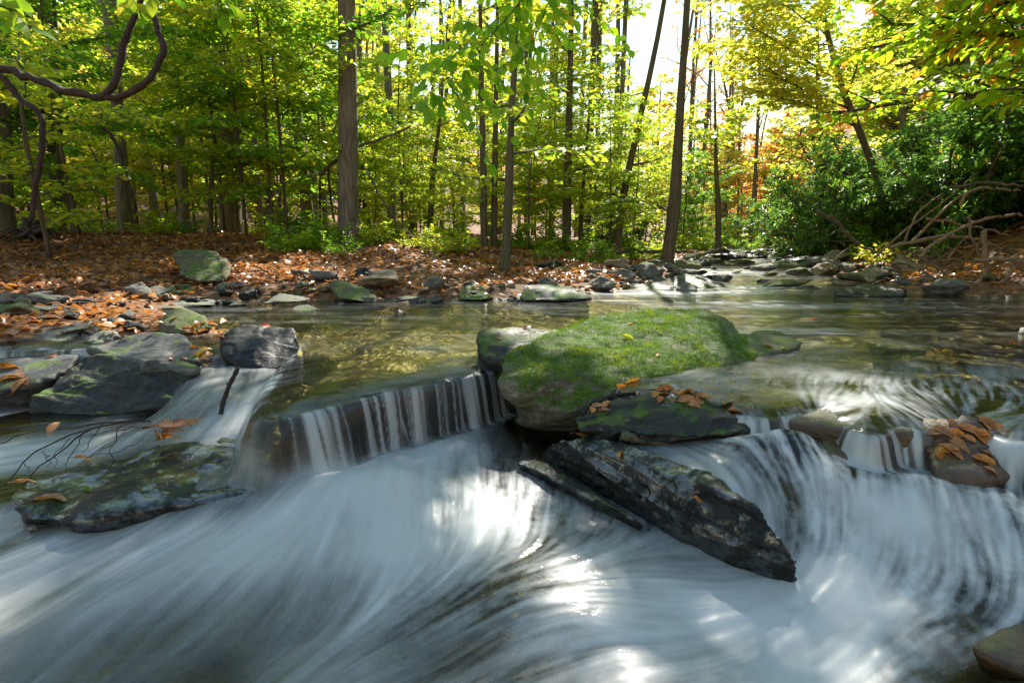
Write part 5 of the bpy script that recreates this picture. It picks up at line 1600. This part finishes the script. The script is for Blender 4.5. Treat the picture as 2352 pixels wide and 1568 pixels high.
# ------------------------------------------------------------------ fallen leaves
rgl = np.random.default_rng(55)
n = 90000
x = rgl.uniform(-9, 9.5, n)
y = 2.6 + 12 * rgl.random(n) ** 1.25
dsh = shore_d(x, y)
dens = np.clip(.25 + dsh / .8, 0, 1)
xc = np.interp(y, STREAM_C[:, 0], STREAM_C[:, 1])
dens = np.where(x > xc, dens * .55, dens)
clump = fbm(np.column_stack([x * 1.6, y * 1.6, 0 * x]), 4, 71)
dens = dens * np.clip(.85 + .7 * clump, .25, 1)
keep = (dsh > .03) & (rgl.random(n) < dens) & ~((y < 3.1) & (x > -1))
x, y = x[keep], y[keep]
z = land(x, y) + rgl.uniform(.004, .04, len(x))
n = len(x)
mb = MB()
az = rgl.uniform(0, 6.28, n)
leaves(mb, np.column_stack([x, y, z]), np.column_stack([np.cos(az), np.sin(az), rgl.normal(0, .28, n)]), np.column_stack([rgl.normal(0, .4, n), rgl.normal(0, .4, n), np.ones(n)]), rgl.uniform(.045, .10, n), rgl.uniform(.028, .06, n), np.clip(rgl.normal(.44, .22, n) + .25 * vnoise(np.column_stack([x * .8, y * .8, 0 * x]), 77), 0, 1), True, rgl.uniform(-.1, .45, n))
tag(obj("leaf_litter", mb.mesh("leaf_litter"), M_FALLEN), "carpet of brown and orange fallen leaves on both banks", "leaves", kind="stuff")

# leaves one can point at, each laid on the rock it rests on
bv, bf, nn = [], [], 0
for v_, f_ in BLOCKERS:
    bv.append(v_)
    bf.append(f_ + nn)
    nn += len(v_)
bvh = BVHTree.FromPolygons([tuple(a) for a in np.concatenate(bv)], [tuple(int(i) for i in t) for t in np.concatenate(bf)])


def lay_leaf(label, a, b, px, ang, tint, slim=.5, stand=0.0, Yd=None, mat=None, group=None, wob=.35, fallback=.0):
    d = ray(a, b)
    hit = bvh.ray_cast(Vector((0, 0, CAM_H)), Vector(d).normalized())
    if Yd is not None:
        p, nrm = P(a, b, Yd), np.array([0, 0, 1.0])
    elif hit[0] is not None and hit[0].y < 8:
        p, nrm = np.array(hit[0]), np.array(hit[1])
    else:
        p, nrm = W(a, b, fallback), np.array([0, 0, 1.0])
    if nrm[1] > 0:
        nrm = -nrm if nrm[2] < 0 else nrm
    t = p[1] / d[1]
    L = px / FPX * t * .85
    right = np.array([1.0, 0, 0])
    fwd = unit(np.cross(nrm, right))
    rt = np.cross(fwd, nrm)
    dirv = rt * math.cos(ang) + fwd * math.sin(ang) + nrm * stand
    mb = MB()
    up = nrm + np.random.default_rng(int(a + b)).normal(0, wob, 3)
    cen = p + nrm * (.004 + .25 * L * stand) - dirv * L * .5
    leaves(mb, [cen], [dirv], [up], L, L * slim, tint, True, .28)
    tube(mb, [cen, cen - unit(dirv) * L * .22 + nrm * .006], [.0012, .0008], 4, tint * .6)
    o = obj("fallen_leaf", mb.mesh("fallen_leaf", False, cen), mat or M_FALLEN, loc=cen)
    tag(o, label, "leaf", group)
    return o


lay_leaf("large tan leaf lying on the dark tip of the lower left slab", 120, 1143, 100, .1, .55, .42, Yd=None)
lay_leaf("orange brown leaf stuck on the top edge of the wet slanting slab", 1345, 995, 66, -.4, .72, .45)
lay_leaf("narrow yellow leaf hanging on the face of the wet slanting slab", 1426, 1042, 48, 1.3, .93, .38)
lay_leaf("slim amber leaf halfway down the wet slanting slab", 1606, 1145, 50, -1.4, .85, .3)
lay_leaf("pale speckled leaf on the bright moss of the great boulder", 1445, 778, 48, -.4, .52, .42, mat=M_YGREEN)
lay_leaf("tiny orange leaf near the crest of the great boulder", 1450, 745, 26, .2, .75)
lay_leaf("small curled brown leaf on the right of the great boulder", 1510, 815, 22, 1.0, .5)
lay_leaf("upright brown leaf on the flat rock at the end of the waterfall", 1212, 756, 34, .9, .45, .5, .8)
lay_leaf("pale leaf flat on the dark rock at the end of the waterfall", 1148, 778, 24, -.3, .5)
lay_leaf("round yellow leaf on the squat black block", 612, 748, 30, .0, .95, .7)
lay_leaf("orange leaf on the low speckled rock right of the great boulder", 1765, 795, 34, .5, .8, .6)
lay_leaf("yellow leaf on the low speckled rock right of the great boulder", 1800, 800, 16, 0, .95, .8)
lay_leaf("large gold serrated leaf hanging off the right end of the leaf topped rock", 1722, 942, 70, -.55, .86, .42)
for k, (a, b, px, an, ti) in enumerate([(1455, 880, 60, .2, .8), (1480, 890, 50, -.3, .75), (1500, 876, 56, .6, .85), (1530, 900, 60, -.2, .7), (1575, 905, 56, .4, .8), (1610, 912, 60, -.5, .72), (1640, 922, 54, .3, .6), (1670, 928, 56, .9, .55), (1550, 890, 46, 1.2, .8), (1590, 930, 48, -1.2, .75), (1690, 918, 50, .2, .82), (1430, 892, 44, -.6, .9)]):
    lay_leaf("orange brown leaf in the heap along the crest of the leaf topped rock", a, b, px, an, ti, .55, .25, group="leaf heap on the leaf topped rock")
for k in range(22):
    u = rgl.random()
    lay_leaf("orange brown leaf in the heap along the crest of the leaf topped rock", 1440 + 265 * u + rgl.normal(0, 8), 882 + 48 * u + rgl.uniform(-6, 22), rgl.uniform(34, 62), rgl.uniform(-1.5, 1.5), float(np.clip(rgl.normal(.72, .14), 0, 1)), .5, .25, group="leaf heap on the leaf topped rock")
for k, (a, b, px, an, ti) in enumerate([(1375, 935, 48, .2, .6), (1395, 930, 44, .8, .72), (1385, 945, 40, -.4, .45), (1360, 942, 36, 1.4, .8)]):
    lay_leaf("leaf in the small clump on the left of the leaf topped rock", a, b, px, an, ti, .6, .3, group="leaf clump on the leaf topped rock")
for k, (a, b, px, an, ti) in enumerate([(25, 845, 60, .2, .8), (40, 862, 70, -.4, .5), (20, 872, 60, .5, .55), (60, 875, 50, -.8, .7), (45, 885, 50, 1.3, .65)]):
    lay_leaf("curled orange brown leaf in the bunch on the far left slab", a, b, px, an, ti, .6, .4, group="leaf bunch on the far left slab")
for k, (a, b, px, an, ti) in enumerate([(455, 815, 40, .2, .85), (465, 825, 46, -.8, .8), (470, 805, 36, .6, .9), (476, 840, 40, -1.2, .75), (450, 800, 34, 0, .7), (482, 815, 36, 1.5, .82)]):
    lay_leaf("wet orange leaf caught by the trickle right of the slate slab", a, b, px, an, ti, .6, .4, group="leaves caught by the trickle")
for k, (a, b, px, an, ti) in enumerate([(350, 985, 60, .2, .35), (375, 980, 70, -.3, .5), (395, 995, 60, .5, .4), (370, 1000, 60, -.6, .55), (410, 978, 60, .0, .3), (440, 975, 46, .6, .75), (390, 1008, 70, .1, .8), (455, 966, 40, .9, .8)]):
    lay_leaf("brown curled leaf in the drift at the head of the lower left slab", a, b, px, an, ti, .6, .35, Yd=1.72 + .02 * (k % 3), group="leaf drift on the lower left slab")
lay_leaf("dangling brown leaf caught on the bare twig", 128, 985, 50, 1.5, .35, .5, .9, Yd=1.60)
lay_leaf("yellow leaf lying behind the bare twig on the slab edge", 188, 1052, 44, .35, .9, .4, Yd=1.68)
lay_leaf("red brown leaf at the left tip of the lower slab", 60, 1105, 60, .6, .6, .35, Yd=1.5)
lay_leaf("pale pink leaf standing at the foot of the wet black stick", 505, 955, 50, 1.1, .5, .7, .6, Yd=2.1)
lay_leaf("pinkish leaf flat on the dry top of the far left slab", 125, 818, 40, .2, .5, .5)
lay_leaf("small red leaf on the wet step of the slate slab", 395, 825, 16, .3, 1.0, .8)
lay_leaf("pinkish curled leaf beside the red one on the slate slab", 425, 824, 26, .1, .5, .5)
lay_leaf("orange leaf wedge lying flat at the left of the gravel", 45, 800, 70, .15, .78, .4)
for k, (a, b, px, an, ti) in enumerate([(2230, 990, 70, -.8, .72), (2260, 1010, 80, -1.1, .76), (2290, 985, 70, -.5, .7), (2330, 1010, 90, -.8, .74), (2310, 1050, 90, -1.0, .7), (2200, 1020, 60, -1.3, .68), (2270, 975, 60, .1, .8), (2350, 1060, 70, -.9, .72)]):
    lay_leaf("rust coloured leaf plastered on the stone in the right cascade", a, b, px, an, ti, .45, .1, group="leaves plastered in the right cascade")
for k in range(16):
    lay_leaf("rust coloured leaf plastered on the stone in the right cascade", rgl.uniform(2140, 2305), rgl.uniform(968, 1085), rgl.uniform(40, 74), rgl.uniform(-1.6, .3), float(np.clip(rgl.normal(.7, .12), 0, 1)), .48, .05, group="leaves plastered in the right cascade", wob=.12)
for k, (a, b, px, an, ti) in enumerate([(2120, 800, 30, .2, .9), (2150, 805, 26, .7, .93), (2175, 808, 30, -.3, .85), (2140, 815, 34, .1, .9), (2190, 816, 26, .4, .8), (2100, 812, 30, 0, .75), (2320, 790, 34, .6, .85), (2335, 800, 30, -.5, .5), (2345, 785, 36, 1, .75)]):
    lay_leaf("yellow leaf drifted against the stones in the right of the pool", a, b, px, an, ti, .6, .25, group="leaves drifted in the right of the pool", fallback=.012)
for k in range(26):
    a, b = rgl.uniform(425, 520), rgl.uniform(735, 775)
    lay_leaf("dry brown leaf in the drift around the small mossy stone", a, b, rgl.uniform(22, 40), rgl.uniform(-1.5, 1.5), float(np.clip(rgl.normal(.55, .2), 0, 1)), .55, .35, fallback=.04, group="leaf drift by the small mossy stone")
for k in range(36):
    a, b = rgl.uniform(180, 380), rgl.uniform(690, 760)
    lay_leaf("orange leaf in the long drift behind the slate slab", a, b, rgl.uniform(20, 38), rgl.uniform(-1.5, 1.5), float(np.clip(rgl.normal(.65, .2), 0, 1)), .55, .3, fallback=.06, group="leaf drift behind the slate slab")
lay_leaf("red leaf on the small wet stone in the right of the pool", 1872, 733, 26, .2, .98, .5)
lay_leaf("yellow leaf on the broad grey slab at the far waterline", 1395 - 65, 668, 20, 0, .94, .7)
